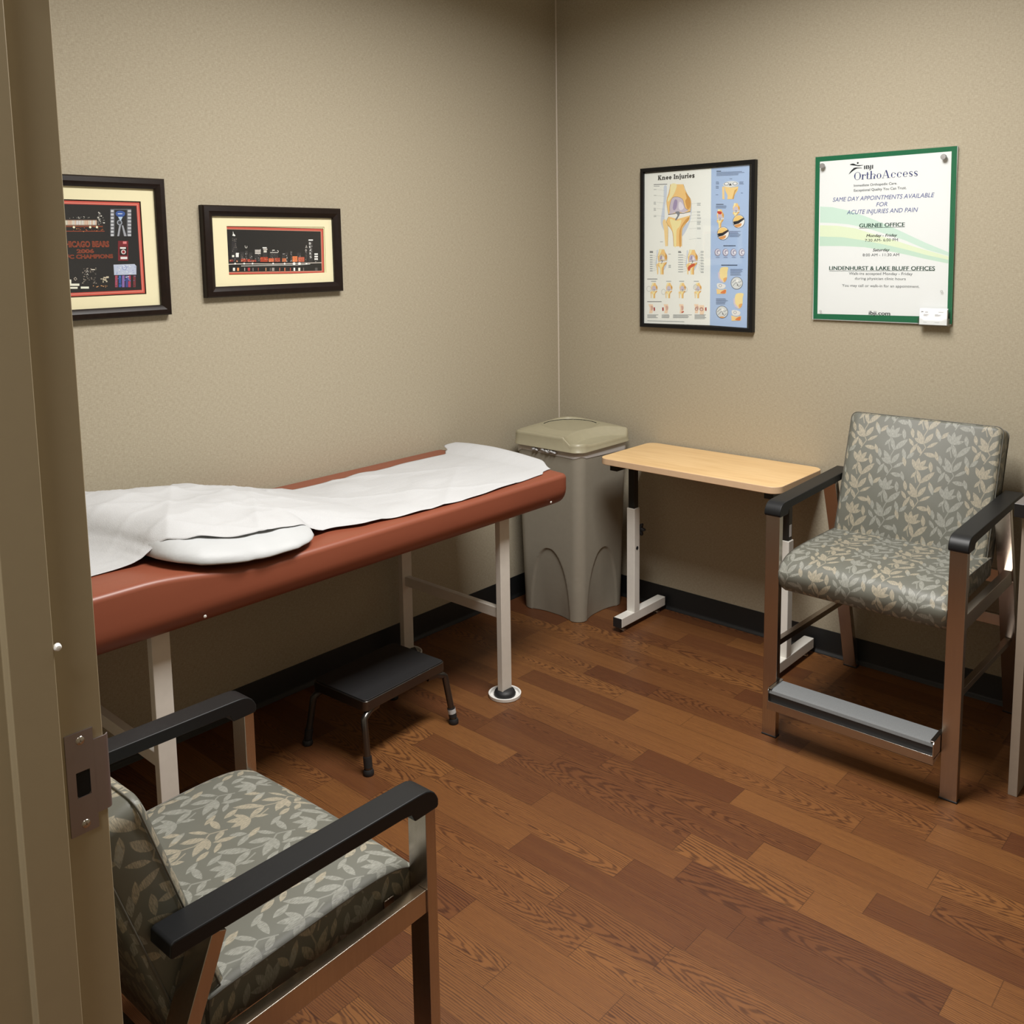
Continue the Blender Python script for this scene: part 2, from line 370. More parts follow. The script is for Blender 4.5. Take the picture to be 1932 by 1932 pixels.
# ------------------------------------------------------------------ printed boards
# each record: kind (0 polygon, 1 smooth shape, 2 disc, 3 line, 4 smooth line), red, green, blue,
# then points in tenths of a millimetre from the board's lower left corner
ART_SIGN='''0 22 98 66 4,6315 5154,6309 5226,71 68,63
0 226 226 232 185,6128 4975,6138 5058,325 237,267
0 196 217 205 230,4423 720,4379 1333,4233 1936,4017 2566,3754 3106,3511 3674,3233 4231,2962 5019,2619 5020,2491 4240,2731 3495,3067 2733,3329 2029,3558 1349,3713 737,3778 246,3805
0 216 226 196 244,3705 945,3665 1634,3549 2348,3319 3121,3074 3873,2817 5021,2472 5022,2355 4247,2533 3507,2746 2746,2927 1965,3094 1161,3226 247,3272
0 190 213 197 247,3272 1161,3226 1965,3094 2746,2927 3507,2746 4247,2533 5022,2355 5024,2222 4253,2384 3513,2557 2754,2716 1973,2841 1171,2891 249,2903
2 28 34 40 1659,5975 35,35
1 28 34 40 1355,5928 1481,5969 1641,5900 1878,5883 1722,5856 1563,5882
1 28 34 40 1326,5574 1448,5744 1605,5802 1842,5755 1645,5769 1489,5695
4 28 34 40 15,0 1487,5784 1644,5815 1822,5780
3 24 62 52 15,0 1793,3549 3459,3550
3 24 62 52 16,0 672,1941 4574,1966'''
TXT_SIGN=[('IBJI', 190.9, 223.2, 573.0, 13.8, (28, 34, 40), 'b'), ('OrthoAccess', 153.9, 385.3, 535.5, 27.9, (38, 48, 104), 'serif'), ('Immediate Orthopedic Care.', 153.9, 313.3, 510.2, 9.2, (60, 66, 70), 'm'), ('Exceptional Quality You Can Trust.', 154.4, 347.4, 492.0, 9.5, (60, 66, 70), 'm'), ('SAME DAY APPOINTMENTS AVAILABLE', 73.5, 445.6, 458.2, 16.0, (74, 84, 140), 'i'), ('FOR', 240.0, 280.6, 433.8, 15.2, (74, 84, 140), 'i'), ('ACUTE INJURIES AND PAIN', 129.8, 390.6, 408.4, 16.0, (74, 84, 140), 'i'), ('GURNEE OFFICE', 179.2, 345.9, 357.6, 14.6, (24, 62, 52), 'b'), ('Monday - Friday', 207.1, 319.9, 321.6, 10.4, (28, 34, 40), 'bi'), ('7:30 AM- 6:00 PM', 202.5, 323.5, 304.4, 10.4, (60, 66, 70), ''), ('Saturday', 233.0, 294.5, 268.3, 10.4, (28, 34, 40), 'bi'), ('8:00 AM - 11:30 AM', 195.6, 329.9, 249.8, 10.4, (60, 66, 70), ''), ('LINDENHURST & LAKE BLUFF OFFICES', 67.1, 457.3, 198.0, 14.7, (24, 62, 52), 'b'), ('Walk-ins accepted Monday - Friday', 144.6, 380.0, 180.3, 10.0, (60, 66, 70), ''), ('during physician clinic hours', 168.4, 356.5, 162.0, 9.7, (60, 66, 70), ''), ('You may call or walk-in for an appointment.', 119.5, 406.2, 134.6, 10.1, (60, 66, 70), ''), ('ibji.com', 225.8, 304.5, 30.5, 14.9, (28, 34, 40), 'b')]
ART_KNEE='''0 222 226 222 141,6785 3496,6806 3510,207 160,161
0 160 182 216 3496,6806 5247,6832 5248,175 3510,207
1 190 200 216 1177,6204 1315,6176 1308,5723 1222,5272 1211,4733 1214,4275 1079,4446 1013,4698 1075,5112 1156,5606 1159,5937
1 186 196 212 2522,5381 2571,5217 2537,4813 2399,4410 2116,4007 2066,4254 2256,4495 2444,4694
0 225 188 126 1495,6256 1472,6085 1415,5883 1337,5722 1304,5558 1330,5351 1371,5142 1406,4967 1819,5018 2156,4981 2497,5050 2538,5219 2541,5421 2492,5605 2339,5795 2218,6004 2145,6219
1 238 216 170 1529,6254 1810,6238 1763,5988 1620,5749 1475,5592 1378,5514 1367,5638 1474,5839
1 196 146 78 2243,5881 2434,5669 2512,5463 2486,5221 2368,5144 2296,5310 2246,5515 2316,5634
1 188 180 196 1479,5097 1468,5283 1515,5507 1611,5667 1756,5706 1968,5671 2127,5561 2191,5355 2273,5189 2402,5110 2155,5022 1867,5066 1625,5000 1440,4982
1 150 138 172 1718,5580 1854,5533 1817,5248 1697,5130 1624,5256
1 214 210 222 1960,5487 2104,5399 2178,5213 2011,5117 1914,5244
4 90 90 100 12,0 1479,5097 1468,5283 1515,5507 1611,5667 1756,5706 1968,5671 2127,5561 2191,5355 2273,5189 2402,5110
0 225 188 126 1421,4871 1870,4753 2499,4887 2453,4694 2265,4516 2123,4335 2091,4131 2096,3575 1684,3580 1658,3933 1607,4224 1493,4393 1335,4501 1295,4689
1 240 214 160 1481,4766 1822,4673 2062,4706 1969,4421 1825,4260 1806,3599 1709,3601 1681,4016 1606,4349
1 200 150 84 2254,4700 2443,4816 2397,4655 2160,4457 2066,4254 2048,3596 1975,3597 1970,4257
0 226 198 146 1137,4736 1245,4765 1355,4521 1386,4271 1381,3597 1252,3586 1221,3942 1189,4276 1108,4612
3 150 110 60 12,0 1375,4500 1396,4271 1381,3597
0 232 232 234 1391,4951 1868,4992 2511,5049 2527,4886 1965,4881 1412,4859
3 50 50 60 25,0 1391,4959 1626,4976 1868,5008 2156,4981 2511,5049
1 120 124 134 1746,5045 1915,5080 1988,4975 1822,4714 1749,4737 1868,4918
4 120 90 60 10,0 1495,6256 1415,5883 1309,5558 1340,5267 1406,4967
4 120 90 60 10,0 2145,6219 2339,5795 2501,5585 2541,5380 2497,5050
4 120 90 60 11,0 1421,4871 1305,4647 1493,4393 1632,4141 1684,3580
4 120 90 60 10,0 2499,4887 2265,4516 2105,4254 2096,3575
0 90 96 104 641,6276 1334,6254 1334,6283 641,6305
0 120 126 134 642,6213 941,6197 940,6217 642,6234
0 140 146 150 642,6068 782,6060 782,6081 642,6088
3 140 146 150 6,0 792,6068 1203,6009
0 140 146 150 644,5809 783,5802 783,5823 643,5830
3 140 146 150 7,0 793,5810 1205,5753
0 140 146 150 645,5517 758,5512 758,5533 645,5538
0 140 146 150 645,5471 754,5467 754,5487 645,5492
0 140 146 150 645,5425 764,5420 764,5441 645,5446
3 140 146 150 6,0 795,5519 1206,5463
0 140 146 150 646,5250 757,5245 757,5266 646,5271
0 140 146 150 646,5204 754,5199 754,5220 646,5225
0 140 146 150 646,5158 766,5153 766,5174 646,5179
3 140 146 150 6,0 796,5252 1208,5198
0 140 146 150 647,4932 785,4927 785,4948 647,4952
0 140 146 150 648,4885 781,4881 781,4902 647,4906
3 140 146 150 6,0 798,4935 1210,4883
0 140 146 150 2827,5380 3011,5372 3011,5392 2827,5400
0 140 146 150 2827,5336 2985,5329 2985,5349 2827,5356
0 140 146 150 2828,5291 3001,5284 3001,5304 2828,5312
3 140 146 150 6,0 2437,5369 2813,5385
0 140 146 150 2831,5025 2991,5019 2991,5039 2831,5045
0 140 146 150 2831,4981 2987,4975 2986,4995 2831,5001
3 140 146 150 6,0 2441,5011 2817,5030
0 140 146 150 2832,4896 2984,4890 2984,4910 2832,4916
0 140 146 150 2833,4851 2990,4846 2990,4866 2832,4871
3 140 146 150 6,0 2442,4881 2818,4900
0 140 146 150 2834,4766 3026,4760 3026,4780 2833,4787
0 140 146 150 2834,4722 3021,4716 3021,4736 2834,4742
3 140 146 150 6,0 2443,4751 2819,4771
0 140 146 150 2835,4621 3021,4615 3021,4635 2835,4641
0 140 146 150 2836,4576 3022,4570 3021,4591 2835,4596
0 140 146 150 2836,4532 2993,4527 2992,4547 2836,4552
0 140 146 150 2837,4487 2999,4482 2998,4503 2836,4507
3 140 146 150 6,0 2445,4604 2821,4625
0 140 146 150 2838,4337 3016,4332 3016,4353 2838,4357
0 140 146 150 2839,4292 3022,4288 3021,4308 2838,4313
3 140 146 150 6,0 2447,4319 2824,4341
0 140 146 150 2843,3890 3039,3887 3039,3907 2843,3911
3 140 146 150 6,0 2452,3869 2829,3895
0 140 146 150 983,3778 1132,3776 1132,3797 983,3799
1 190 200 216 813,3431 867,3422 864,3235 830,3048 825,2827 826,2639 773,2707 748,2810 772,2980 804,3185 805,3321
1 186 196 212 1350,3114 1369,3046 1355,2877 1299,2708 1185,2538 1165,2640 1241,2742 1317,2826
0 225 188 126 939,3459 929,3388 906,3303 876,3235 863,3167 873,3082 889,2997 903,2926 1067,2952 1202,2942 1339,2975 1356,3046 1357,3130 1338,3206 1276,3283 1228,3368 1198,3456
1 238 216 170 952,3459 1064,3457 1045,3353 988,3251 930,3184 892,3150 888,3201 930,3286
1 196 146 78 1238,3317 1315,3232 1346,3147 1335,3046 1287,3013 1258,3080 1239,3165 1267,3215
1 205 190 160 931,2980 927,3056 946,3150 984,3217 1042,3236 1127,3225 1191,3182 1216,3097 1249,3030 1301,2999 1201,2959 1086,2973 990,2942 916,2932
1 150 138 172 1027,3183 1081,3166 1066,3047 1018,2997 989,3048
1 214 210 222 1123,3149 1181,3115 1211,3038 1144,2996 1105,3047
4 90 90 100 5,0 931,2980 927,3056 946,3150 984,3217 1042,3236 1127,3225 1191,3182 1216,3097 1249,3030 1301,2999
0 225 188 126 909,2886 1087,2844 1340,2908 1321,2826 1245,2750 1188,2674 1175,2589 1176,2360 1012,2359 1002,2503 982,2623 937,2691 874,2733 858,2810
1 240 214 160 932,2844 1068,2810 1164,2827 1126,2708 1069,2640 1060,2367 1022,2367 1011,2537 981,2674
1 200 150 84 1241,2827 1317,2877 1298,2810 1203,2725 1165,2640 1157,2368 1128,2368 1126,2640
0 226 198 146 796,2827 839,2841 882,2742 894,2639 892,2363 841,2357 829,2503 817,2639 785,2776
3 150 110 60 5,0 890,2733 898,2639 892,2363
0 232 232 234 897,2919 1086,2942 1345,2975 1351,2908 1125,2898 905,2881
3 50 50 60 10,0 897,2922 990,2932 1086,2949 1202,2942 1345,2975
1 120 124 134 1038,2963 1105,2979 1134,2937 1067,2827 1038,2835 1086,2912
4 120 90 60 4,0 939,3459 906,3303 864,3167 877,3048 903,2926
4 120 90 60 4,0 1198,3456 1276,3283 1342,3198 1358,3114 1339,2975
4 120 90 60 4,0 909,2886 862,2793 937,2691 991,2589 1012,2359
4 120 90 60 4,0 1340,2908 1245,2750 1180,2640 1176,2360
1 190 200 216 2347,3395 2401,3386 2399,3207 2366,3027 2362,2815 2364,2634 2311,2700 2285,2798 2309,2962 2340,3158 2340,3289
1 186 196 212 2880,3090 2899,3025 2886,2863 2831,2700 2719,2537 2699,2635 2774,2733 2848,2814
0 225 188 126 2471,3421 2463,3353 2440,3272 2410,3207 2397,3141 2408,3060 2424,2978 2438,2909 2600,2935 2734,2925 2870,2957 2886,3025 2887,3106 2867,3179 2806,3252 2758,3334 2729,3419
1 238 216 170 2485,3421 2595,3420 2577,3319 2521,3222 2464,3157 2426,3125 2422,3174 2463,3255
1 196 146 78 2768,3285 2844,3204 2875,3122 2865,3025 2818,2993 2789,3058 2769,3139 2797,3188
1 188 180 196 2466,2961 2462,3035 2480,3125 2518,3190 2575,3207 2659,3197 2722,3156 2747,3074 2780,3009 2832,2980 2733,2941 2619,2954 2524,2925 2451,2916
1 150 138 172 2560,3157 2614,3140 2599,3026 2552,2978 2523,3027
1 214 210 222 2656,3124 2713,3091 2742,3018 2676,2977 2638,3026
4 90 90 100 5,0 2466,2961 2462,3035 2480,3125 2518,3190 2575,3207 2659,3197 2722,3156 2747,3074 2780,3009 2832,2980
0 225 188 126 2444,2872 2620,2831 2870,2892 2852,2814 2777,2741 2721,2668 2709,2586 2711,2366 2549,2365 2538,2504 2517,2618 2473,2684 2411,2724 2395,2798
1 240 214 160 2468,2831 2602,2798 2697,2814 2660,2700 2603,2635 2596,2373 2558,2373 2547,2537 2517,2667
1 200 150 84 2773,2814 2848,2863 2830,2798 2736,2717 2699,2635 2692,2374 2663,2374 2661,2635
0 226 198 146 2333,2815 2375,2828 2419,2733 2431,2634 2430,2369 2380,2364 2367,2503 2354,2634 2322,2765
3 150 110 60 5,0 2426,2724 2435,2634 2430,2369
0 232 232 234 2432,2903 2619,2925 2875,2957 2882,2892 2658,2883 2440,2867
3 50 50 60 10,0 2432,2906 2524,2916 2619,2932 2734,2925 2875,2957
1 120 124 134 2572,2945 2638,2961 2667,2920 2602,2814 2573,2823 2620,2896
4 120 90 60 4,0 2471,3421 2440,3272 2399,3141 2412,3027 2438,2909
4 120 90 60 4,0 2729,3419 2806,3252 2871,3171 2887,3090 2870,2957
4 120 90 60 4,0 2444,2872 2399,2782 2473,2684 2527,2586 2549,2365
4 120 90 60 4,0 2870,2892 2777,2741 2714,2635 2711,2366
1 192 84 56 2392,2651 2564,2798 2744,2831 2717,2733 2546,2635 2471,2504
0 60 64 70 442,3355 617,3353 617,3383 442,3385
0 60 64 70 442,3308 619,3307 619,3336 442,3338
0 60 64 70 1915,3341 2049,3340 2049,3369 1914,3370
0 60 64 70 1915,3296 2072,3294 2071,3323 1915,3325
0 140 146 150 453,3181 594,3180 594,3214 452,3215
0 140 146 150 1916,3188 2157,3186 2157,3215 1916,3217
0 140 146 150 3031,3339 3177,3337 3176,3358 3031,3359
0 140 146 150 3032,3294 3170,3293 3170,3313 3032,3314
3 140 146 150 7,0 605,3192 836,3140
3 140 146 150 6,0 2930,3177 3031,3339
3 140 146 150 7,0 2162,3198 2340,3115
0 140 146 150 453,3083 595,3082 595,3116 453,3117
0 140 146 150 1917,3084 2158,3083 2158,3112 1916,3113
0 140 146 150 3033,3217 3158,3216 3158,3236 3032,3237
0 140 146 150 3033,3172 3171,3171 3170,3191 3033,3192
3 140 146 150 6,0 605,3095 837,3060
3 140 146 150 6,0 2931,3103 3033,3217
3 140 146 150 6,0 2163,3095 2341,3032
0 140 146 150 453,2985 595,2985 595,3019 453,3019
0 140 146 150 1918,2980 2159,2979 2159,3008 1917,3009
0 140 146 150 3034,3095 3156,3094 3156,3114 3034,3115
0 140 146 150 3035,3050 3190,3049 3190,3069 3034,3070
3 140 146 150 7,0 605,2997 837,2980
3 140 146 150 6,0 2932,3030 3034,3095
3 140 146 150 6,0 2164,2992 2341,2950
0 140 146 150 454,2887 596,2887 596,2921 454,2921
0 140 146 150 1918,2876 2160,2876 2160,2905 1918,2906
0 140 146 150 3035,2972 3188,2972 3188,2992 3035,2993
0 140 146 150 3036,2928 3176,2927 3176,2948 3036,2948
3 140 146 150 6,0 606,2900 838,2899
3 140 146 150 7,0 2933,2956 3035,2972
3 140 146 150 7,0 2164,2888 2342,2868
0 140 146 150 454,2790 596,2789 596,2823 454,2824
0 140 146 150 1919,2773 2161,2773 2160,2802 1919,2802
0 140 146 150 3037,2850 3168,2850 3167,2870 3037,2871
0 140 146 150 3037,2805 3192,2805 3192,2826 3037,2826
3 140 146 150 7,0 606,2802 838,2819
3 140 146 150 6,0 2934,2883 3037,2850
3 140 146 150 6,0 2165,2785 2343,2785
0 140 146 150 454,2692 597,2692 596,2726 454,2726
0 140 146 150 1920,2669 2162,2669 2161,2698 1920,2698
0 140 146 150 3038,2728 3180,2728 3179,2748 3038,2748
0 140 146 150 3039,2683 3192,2683 3192,2703 3038,2703
3 140 146 150 6,0 607,2705 838,2739
3 140 146 150 7,0 2934,2809 3038,2728
3 140 146 150 6,0 2166,2682 2344,2702
0 140 146 150 455,2594 597,2594 597,2628 455,2628
0 140 146 150 1921,2565 2162,2565 2162,2595 1921,2594
0 140 146 150 3040,2605 3192,2606 3192,2626 3039,2626
0 140 146 150 3040,2560 3179,2561 3179,2581 3040,2581
3 140 146 150 6,0 607,2607 839,2658
3 140 146 150 6,0 2935,2736 3040,2605
3 140 146 150 6,0 2167,2578 2344,2620
0 140 146 150 455,2496 597,2496 597,2530 455,2530
0 140 146 150 1922,2461 2163,2462 2163,2491 1921,2490
0 140 146 150 3041,2483 3176,2483 3176,2504 3041,2503
0 140 146 150 3041,2438 3184,2439 3184,2459 3041,2458
3 140 146 150 6,0 607,2509 839,2578
3 140 146 150 6,0 2936,2662 3041,2483
3 140 146 150 7,0 2168,2474 2345,2537
0 140 146 150 1422,3237 1540,3236 1540,3257 1422,3258
0 140 146 150 1426,2747 1552,2747 1552,2768 1425,2768
0 140 146 150 1426,2701 1543,2701 1542,2722 1426,2722
0 140 146 150 1426,2655 1548,2655 1548,2676 1426,2676
0 80 84 92 319,2136 851,2141 851,2167 319,2161
0 80 84 92 322,1122 1083,1142 1082,1168 322,1148
0 140 146 150 523,2035 786,2038 786,2064 523,2061
0 225 188 126 579,1977 573,1933 557,1880 536,1838 527,1796 534,1743 545,1691 554,1647 666,1665 759,1661 853,1684 864,1728 866,1780 852,1827 810,1873 777,1925 757,1980
1 238 216 170 589,1977 665,1978 652,1913 613,1850 573,1807 547,1785 544,1817 573,1870
1 196 146 78 784,1894 836,1842 858,1790 850,1727 817,1706 798,1748 784,1800 804,1831
1 188 180 196 574,1681 571,1728 584,1786 610,1829 650,1841 708,1835 751,1810 769,1758 791,1716 827,1698 758,1671 679,1678 614,1658 563,1651
0 225 188 126 558,1622 680,1598 853,1642 840,1591 788,1543 749,1495 740,1442 740,1300 628,1297 621,1387 608,1460 577,1502 535,1527 524,1574
1 240 214 160 574,1596 667,1577 733,1589 707,1515 667,1472 661,1303 635,1303 628,1408 608,1492
1 200 150 84 785,1590 837,1622 825,1580 759,1526 733,1473 727,1305 708,1305 707,1473
0 226 198 146 482,1584 511,1593 540,1533 548,1469 546,1299 512,1295 504,1384 495,1468 474,1552
3 150 110 60 4,0 545,1527 551,1470 546,1299
0 232 232 234 550,1642 680,1659 857,1684 861,1642 706,1633 556,1619
3 50 50 60 7,0 550,1644 614,1652 680,1664 759,1661 857,1684
1 120 124 134 647,1671 693,1683 713,1657 667,1588 647,1593 680,1641
0 140 146 150 1311,2045 1568,2048 1568,2073 1311,2070
0 225 188 126 1356,1987 1350,1944 1335,1892 1315,1850 1306,1808 1313,1756 1323,1704 1333,1661 1442,1679 1532,1675 1624,1697 1635,1741 1636,1793 1623,1839 1582,1885 1549,1936 1530,1990
1 238 216 170 1365,1987 1440,1988 1428,1924 1389,1861 1351,1819 1325,1798 1323,1829 1351,1881
1 196 146 78 1556,1905 1607,1854 1628,1803 1621,1741 1589,1719 1570,1760 1557,1812 1576,1843
1 188 180 196 1352,1694 1349,1741 1362,1799 1387,1840 1426,1852 1482,1847 1525,1822 1542,1770 1564,1729 1598,1711 1532,1685 1455,1692 1391,1672 1342,1665
0 225 188 126 1337,1637 1455,1613 1624,1656 1612,1606 1561,1558 1523,1511 1514,1459 1515,1319 1406,1316 1399,1404 1386,1477 1356,1518 1314,1543 1304,1590
1 240 214 160 1352,1611 1443,1592 1507,1604 1482,1531 1443,1488 1438,1322 1412,1321 1405,1425 1385,1508
1 200 150 84 1558,1605 1609,1637 1597,1595 1533,1542 1508,1490 1502,1323 1483,1323 1482,1489
0 226 198 146 1262,1599 1290,1608 1319,1548 1327,1486 1326,1317 1292,1313 1284,1402 1276,1485 1255,1568
3 150 110 60 3,0 1324,1543 1330,1486 1326,1317
0 232 232 234 1329,1657 1455,1673 1628,1697 1632,1656 1481,1647 1334,1634
3 50 50 60 6,0 1329,1659 1391,1666 1455,1678 1532,1675 1628,1697
1 120 124 134 1423,1685 1468,1697 1487,1671 1443,1603 1423,1607 1455,1655
0 140 146 150 1974,2053 2225,2056 2224,2081 1973,2078
0 225 188 126 2042,1996 2036,1953 2021,1902 2001,1860 1993,1819 2000,1768 2010,1716 2019,1673 2126,1692 2214,1687 2304,1709 2315,1752 2316,1804 2303,1849 2262,1895 2231,1945 2211,1998
1 238 216 170 2051,1996 2124,1997 2112,1934 2074,1872 2037,1830 2012,1809 2009,1840 2036,1891
1 196 146 78 2237,1915 2288,1864 2308,1814 2301,1752 2270,1731 2251,1772 2238,1823 2256,1854
1 188 180 196 2038,1707 2035,1753 2047,1809 2072,1851 2110,1863 2165,1857 2207,1833 2223,1782 2245,1741 2279,1723 2214,1697 2139,1704 2076,1685 2028,1678
0 225 188 126 2023,1650 2139,1626 2304,1668 2292,1619 2243,1572 2205,1525 2197,1474 2198,1335 2092,1332 2084,1420 2071,1491 2042,1532 2001,1557 1991,1603
1 240 214 160 2039,1624 2127,1606 2190,1617 2165,1545 2128,1503 2123,1338 2098,1338 2091,1440 2071,1522
1 200 150 84 2240,1618 2290,1650 2277,1608 2215,1556 2191,1504 2186,1340 2167,1339 2166,1504
0 226 198 146 1950,1612 1978,1621 2006,1562 2014,1500 2013,1334 1980,1330 1972,1417 1964,1499 1943,1581
3 150 110 60 3,0 2011,1557 2017,1501 2013,1334
0 232 232 234 2016,1669 2139,1686 2308,1709 2312,1668 2164,1660 2021,1647
3 50 50 60 7,0 2016,1671 2076,1679 2139,1690 2214,1687 2308,1709
1 120 124 134 2107,1698 2151,1709 2170,1683 2127,1616 2108,1621 2139,1667
0 140 146 150 2707,2061 2952,2064 2952,2089 2706,2086
0 225 188 126 2821,2006 2815,1964 2801,1913 2782,1872 2773,1831 2780,1781 2790,1730 2800,1688 2904,1706 2989,1701 3077,1723 3087,1766 3088,1816 3075,1861 3036,1906 3005,1956 2986,2008
1 238 216 170 2829,2006 2900,2007 2889,1944 2853,1883 2816,1842 2792,1821 2789,1852 2816,1903
1 196 146 78 3011,1926 3060,1876 3080,1826 3074,1765 3044,1745 3025,1785 3012,1835 3030,1866
1 188 180 196 2818,1720 2815,1766 2826,1822 2850,1863 2887,1875 2941,1869 2982,1845 2998,1794 3019,1754 3052,1737 2989,1711 2916,1718 2855,1699 2808,1692
0 225 188 126 2803,1664 2917,1641 3077,1683 3066,1634 3017,1587 2981,1541 2973,1490 2975,1354 2871,1351 2864,1437 2851,1508 2822,1548 2782,1573 2772,1618
1 240 214 160 2818,1639 2905,1621 2966,1632 2942,1561 2906,1519 2901,1357 2877,1356 2869,1458 2850,1538
1 200 150 84 3014,1633 3063,1664 3051,1623 2991,1572 2967,1521 2962,1358 2944,1358 2942,1520
0 226 198 146 2732,1627 2759,1636 2787,1578 2795,1517 2794,1352 2762,1348 2754,1435 2746,1516 2725,1597
3 150 110 60 3,0 2792,1573 2798,1517 2794,1352
0 232 232 234 2796,1684 2916,1700 3080,1723 3085,1683 2941,1674 2801,1661
3 50 50 60 6,0 2796,1686 2855,1693 2916,1704 2989,1701 3080,1723
1 120 124 134 2885,1711 2928,1722 2947,1697 2904,1631 2886,1635 2916,1682
3 120 124 130 9,0 519,1710 505,1651 464,1606 409,1588 353,1603 311,1645 294,1704 308,1764 348,1810 403,1828 459,1815 502,1774 519,1715
3 120 124 130 9,0 1290,1588 1275,1529 1236,1485 1182,1468 1127,1481 1086,1523 1070,1581 1083,1641 1122,1686 1176,1705 1231,1692 1272,1651 1289,1593
3 120 124 130 9,0 2386,1713 2373,1655 2335,1612 2283,1595 2230,1609 2190,1650 2175,1707 2187,1766 2224,1810 2276,1828 2329,1815 2369,1775 2386,1718
3 120 124 130 9,0 2898,1825 2885,1768 2848,1725 2797,1708 2745,1722 2706,1763 2690,1820 2702,1877 2739,1921 2790,1939 2842,1926 2881,1887 2898,1830
2 206 206 200 2794,1844 85,74
0 232 200 176 389,1021 614,1027 655,891 615,718 595,623 432,617 461,842
1 196 160 150 512,951 614,933 625,804 544,737 523,844
0 150 40 44 660,878 731,893 737,739 666,728
0 232 200 176 1183,1043 1402,1049 1443,915 1404,744 1385,650 1226,645 1254,867
1 196 160 150 1303,974 1403,956 1413,829 1334,763 1314,869
0 150 40 44 1114,892 1184,907 1190,754 1120,743
0 232 200 176 1972,1065 2185,1071 2225,939 2188,770 2169,677 2014,672 2041,891
1 196 160 150 2089,998 2186,979 2197,854 2120,789 2100,893
0 170 50 44 2096,734 2217,771 2232,730 2121,684
0 232 200 176 2726,1087 2934,1093 2973,962 2937,795 2920,704 2768,698 2794,915
1 196 160 150 2841,1020 2935,1002 2946,878 2871,814 2851,917
0 232 200 176 2982,1053 3216,1060 3246,888 3202,660 3024,653
2 160 120 112 3096,883 94,82
2 214 190 180 3097,875 56,49
2 160 120 112 2851,883 85,75
2 214 190 180 2852,875 52,46
0 150 40 44 3273,958 3338,973 3345,825 3280,815
0 140 146 150 329,531 912,552 912,574 329,553
0 140 146 150 329,488 795,505 795,527 329,510
0 140 146 150 330,445 796,462 796,484 329,466
0 140 146 150 330,402 884,423 884,444 330,423
0 140 146 150 1091,559 1467,572 1467,594 1091,580
0 140 146 150 1091,516 1496,531 1496,552 1091,537
0 140 146 150 1091,473 1489,488 1489,510 1091,495
0 140 146 150 1092,431 1475,445 1475,467 1091,452
0 140 146 150 1677,580 2621,614 2621,635 1677,601
0 140 146 150 1677,538 2434,566 2434,586 1677,559
0 140 146 150 1678,495 2486,526 2485,547 1678,517
0 140 146 150 1678,453 2437,482 2437,503 1678,474
0 140 146 150 2759,619 3315,639 3314,660 2759,640
0 140 146 150 2760,578 3261,596 3261,617 2760,598
0 140 146 150 2760,536 3274,555 3273,576 2760,557
0 140 146 150 2761,495 3333,516 3333,537 2761,515
0 140 146 150 2761,453 3269,473 3269,493 2761,474
0 140 146 150 330,267 2250,297 2250,318 330,289
0 50 60 80 3742,6652 3958,6638 3957,6665 3742,6680
0 104 120 150 3743,6605 4913,6569 4913,6589 3742,6624
0 104 120 150 3743,6561 5025,6523 5025,6543 3743,6581
0 104 120 150 3744,6518 4767,6489 4766,6508 3744,6538
0 104 120 150 3744,6475 4755,6446 4754,6466 3744,6494
0 104 120 150 4353,6308 4477,6300 4476,6320 4353,6327
0 226 196 142 4016,6006 4118,6020 4135,5488 4036,5505
0 228 196 136 4118,6020 4438,5955 4766,5984 4738,5830 4597,5643 4560,5480 4268,5486 4274,5659 4174,5821
0 192 150 90 4594,5838 4737,5908 4617,5720 4560,5488 4489,5484
2 206 210 212 4414,6097 359,125
2 150 156 164 4214,6116 125,71
2 150 156 164 4611,6101 123,70
2 226 228 228 4214,6124 80,43
2 226 228 228 4611,6109 79,43
0 40 44 52 4326,6047 4391,6137 4463,6040
0 104 120 150 3721,6220 3852,6212 3851,6232 3721,6239
0 104 120 150 3721,6176 3874,6167 3874,6187 3721,6196
0 104 120 150 3722,6133 3869,6124 3868,6144 3722,6153
0 104 120 150 3723,6042 3854,6035 3854,6054 3723,6062
0 104 120 150 3724,5998 3859,5991 3859,6011 3723,6018
0 104 120 150 3724,5955 3853,5948 3853,5968 3724,5975
0 104 120 150 4807,6156 4994,6145 4994,6164 4806,6175
0 104 120 150 4807,6113 4972,6104 4972,6123 4807,6133
0 104 120 150 4808,6071 5009,6059 5008,6079 4808,6090
0 104 120 150 4879,5702 4975,5697 4974,5717 4879,5722
0 104 120 150 3728,5690 3836,5684 3836,5704 3728,5709
0 50 60 80 3742,5285 4093,5270 4093,5297 3742,5312
0 104 120 150 3734,5229 4224,5209 4223,5229 3734,5249
0 104 120 150 3735,5186 4232,5165 4231,5185 3734,5206
0 104 120 150 3735,5142 4205,5123 4205,5143 3735,5162
0 225 188 126 4573,5309 4568,5266 4554,5215 4534,5175 4526,5134 4533,5083 4544,5031 4553,4988 4660,5000 4747,4991 4836,5008 4847,5050 4847,5101 4834,5147 4793,5195 4761,5247 4742,5301
1 238 216 170 4582,5308 4655,5305 4643,5242 4607,5182 4570,5143 4545,5123 4542,5154 4569,5204
1 196 146 78 4768,5216 4819,5163 4840,5112 4833,5051 4802,5031 4783,5073 4770,5125 4788,5154
1 188 180 196 4572,5020 4568,5066 4580,5122 4604,5162 4642,5172 4697,5163 4738,5136 4755,5084 4777,5043 4811,5023 4747,5001 4672,5012 4610,4996 4562,4992
0 225 188 126 4557,4964 4673,4934 4837,4967 4825,4918 4776,4874 4740,4829 4732,4779 4734,4640 4628,4644 4620,4731 4606,4803 4577,4845 4536,4873 4526,4919
1 240 214 160 4573,4938 4661,4914 4723,4922 4699,4851 4663,4812 4659,4648 4634,4649 4626,4751 4606,4834
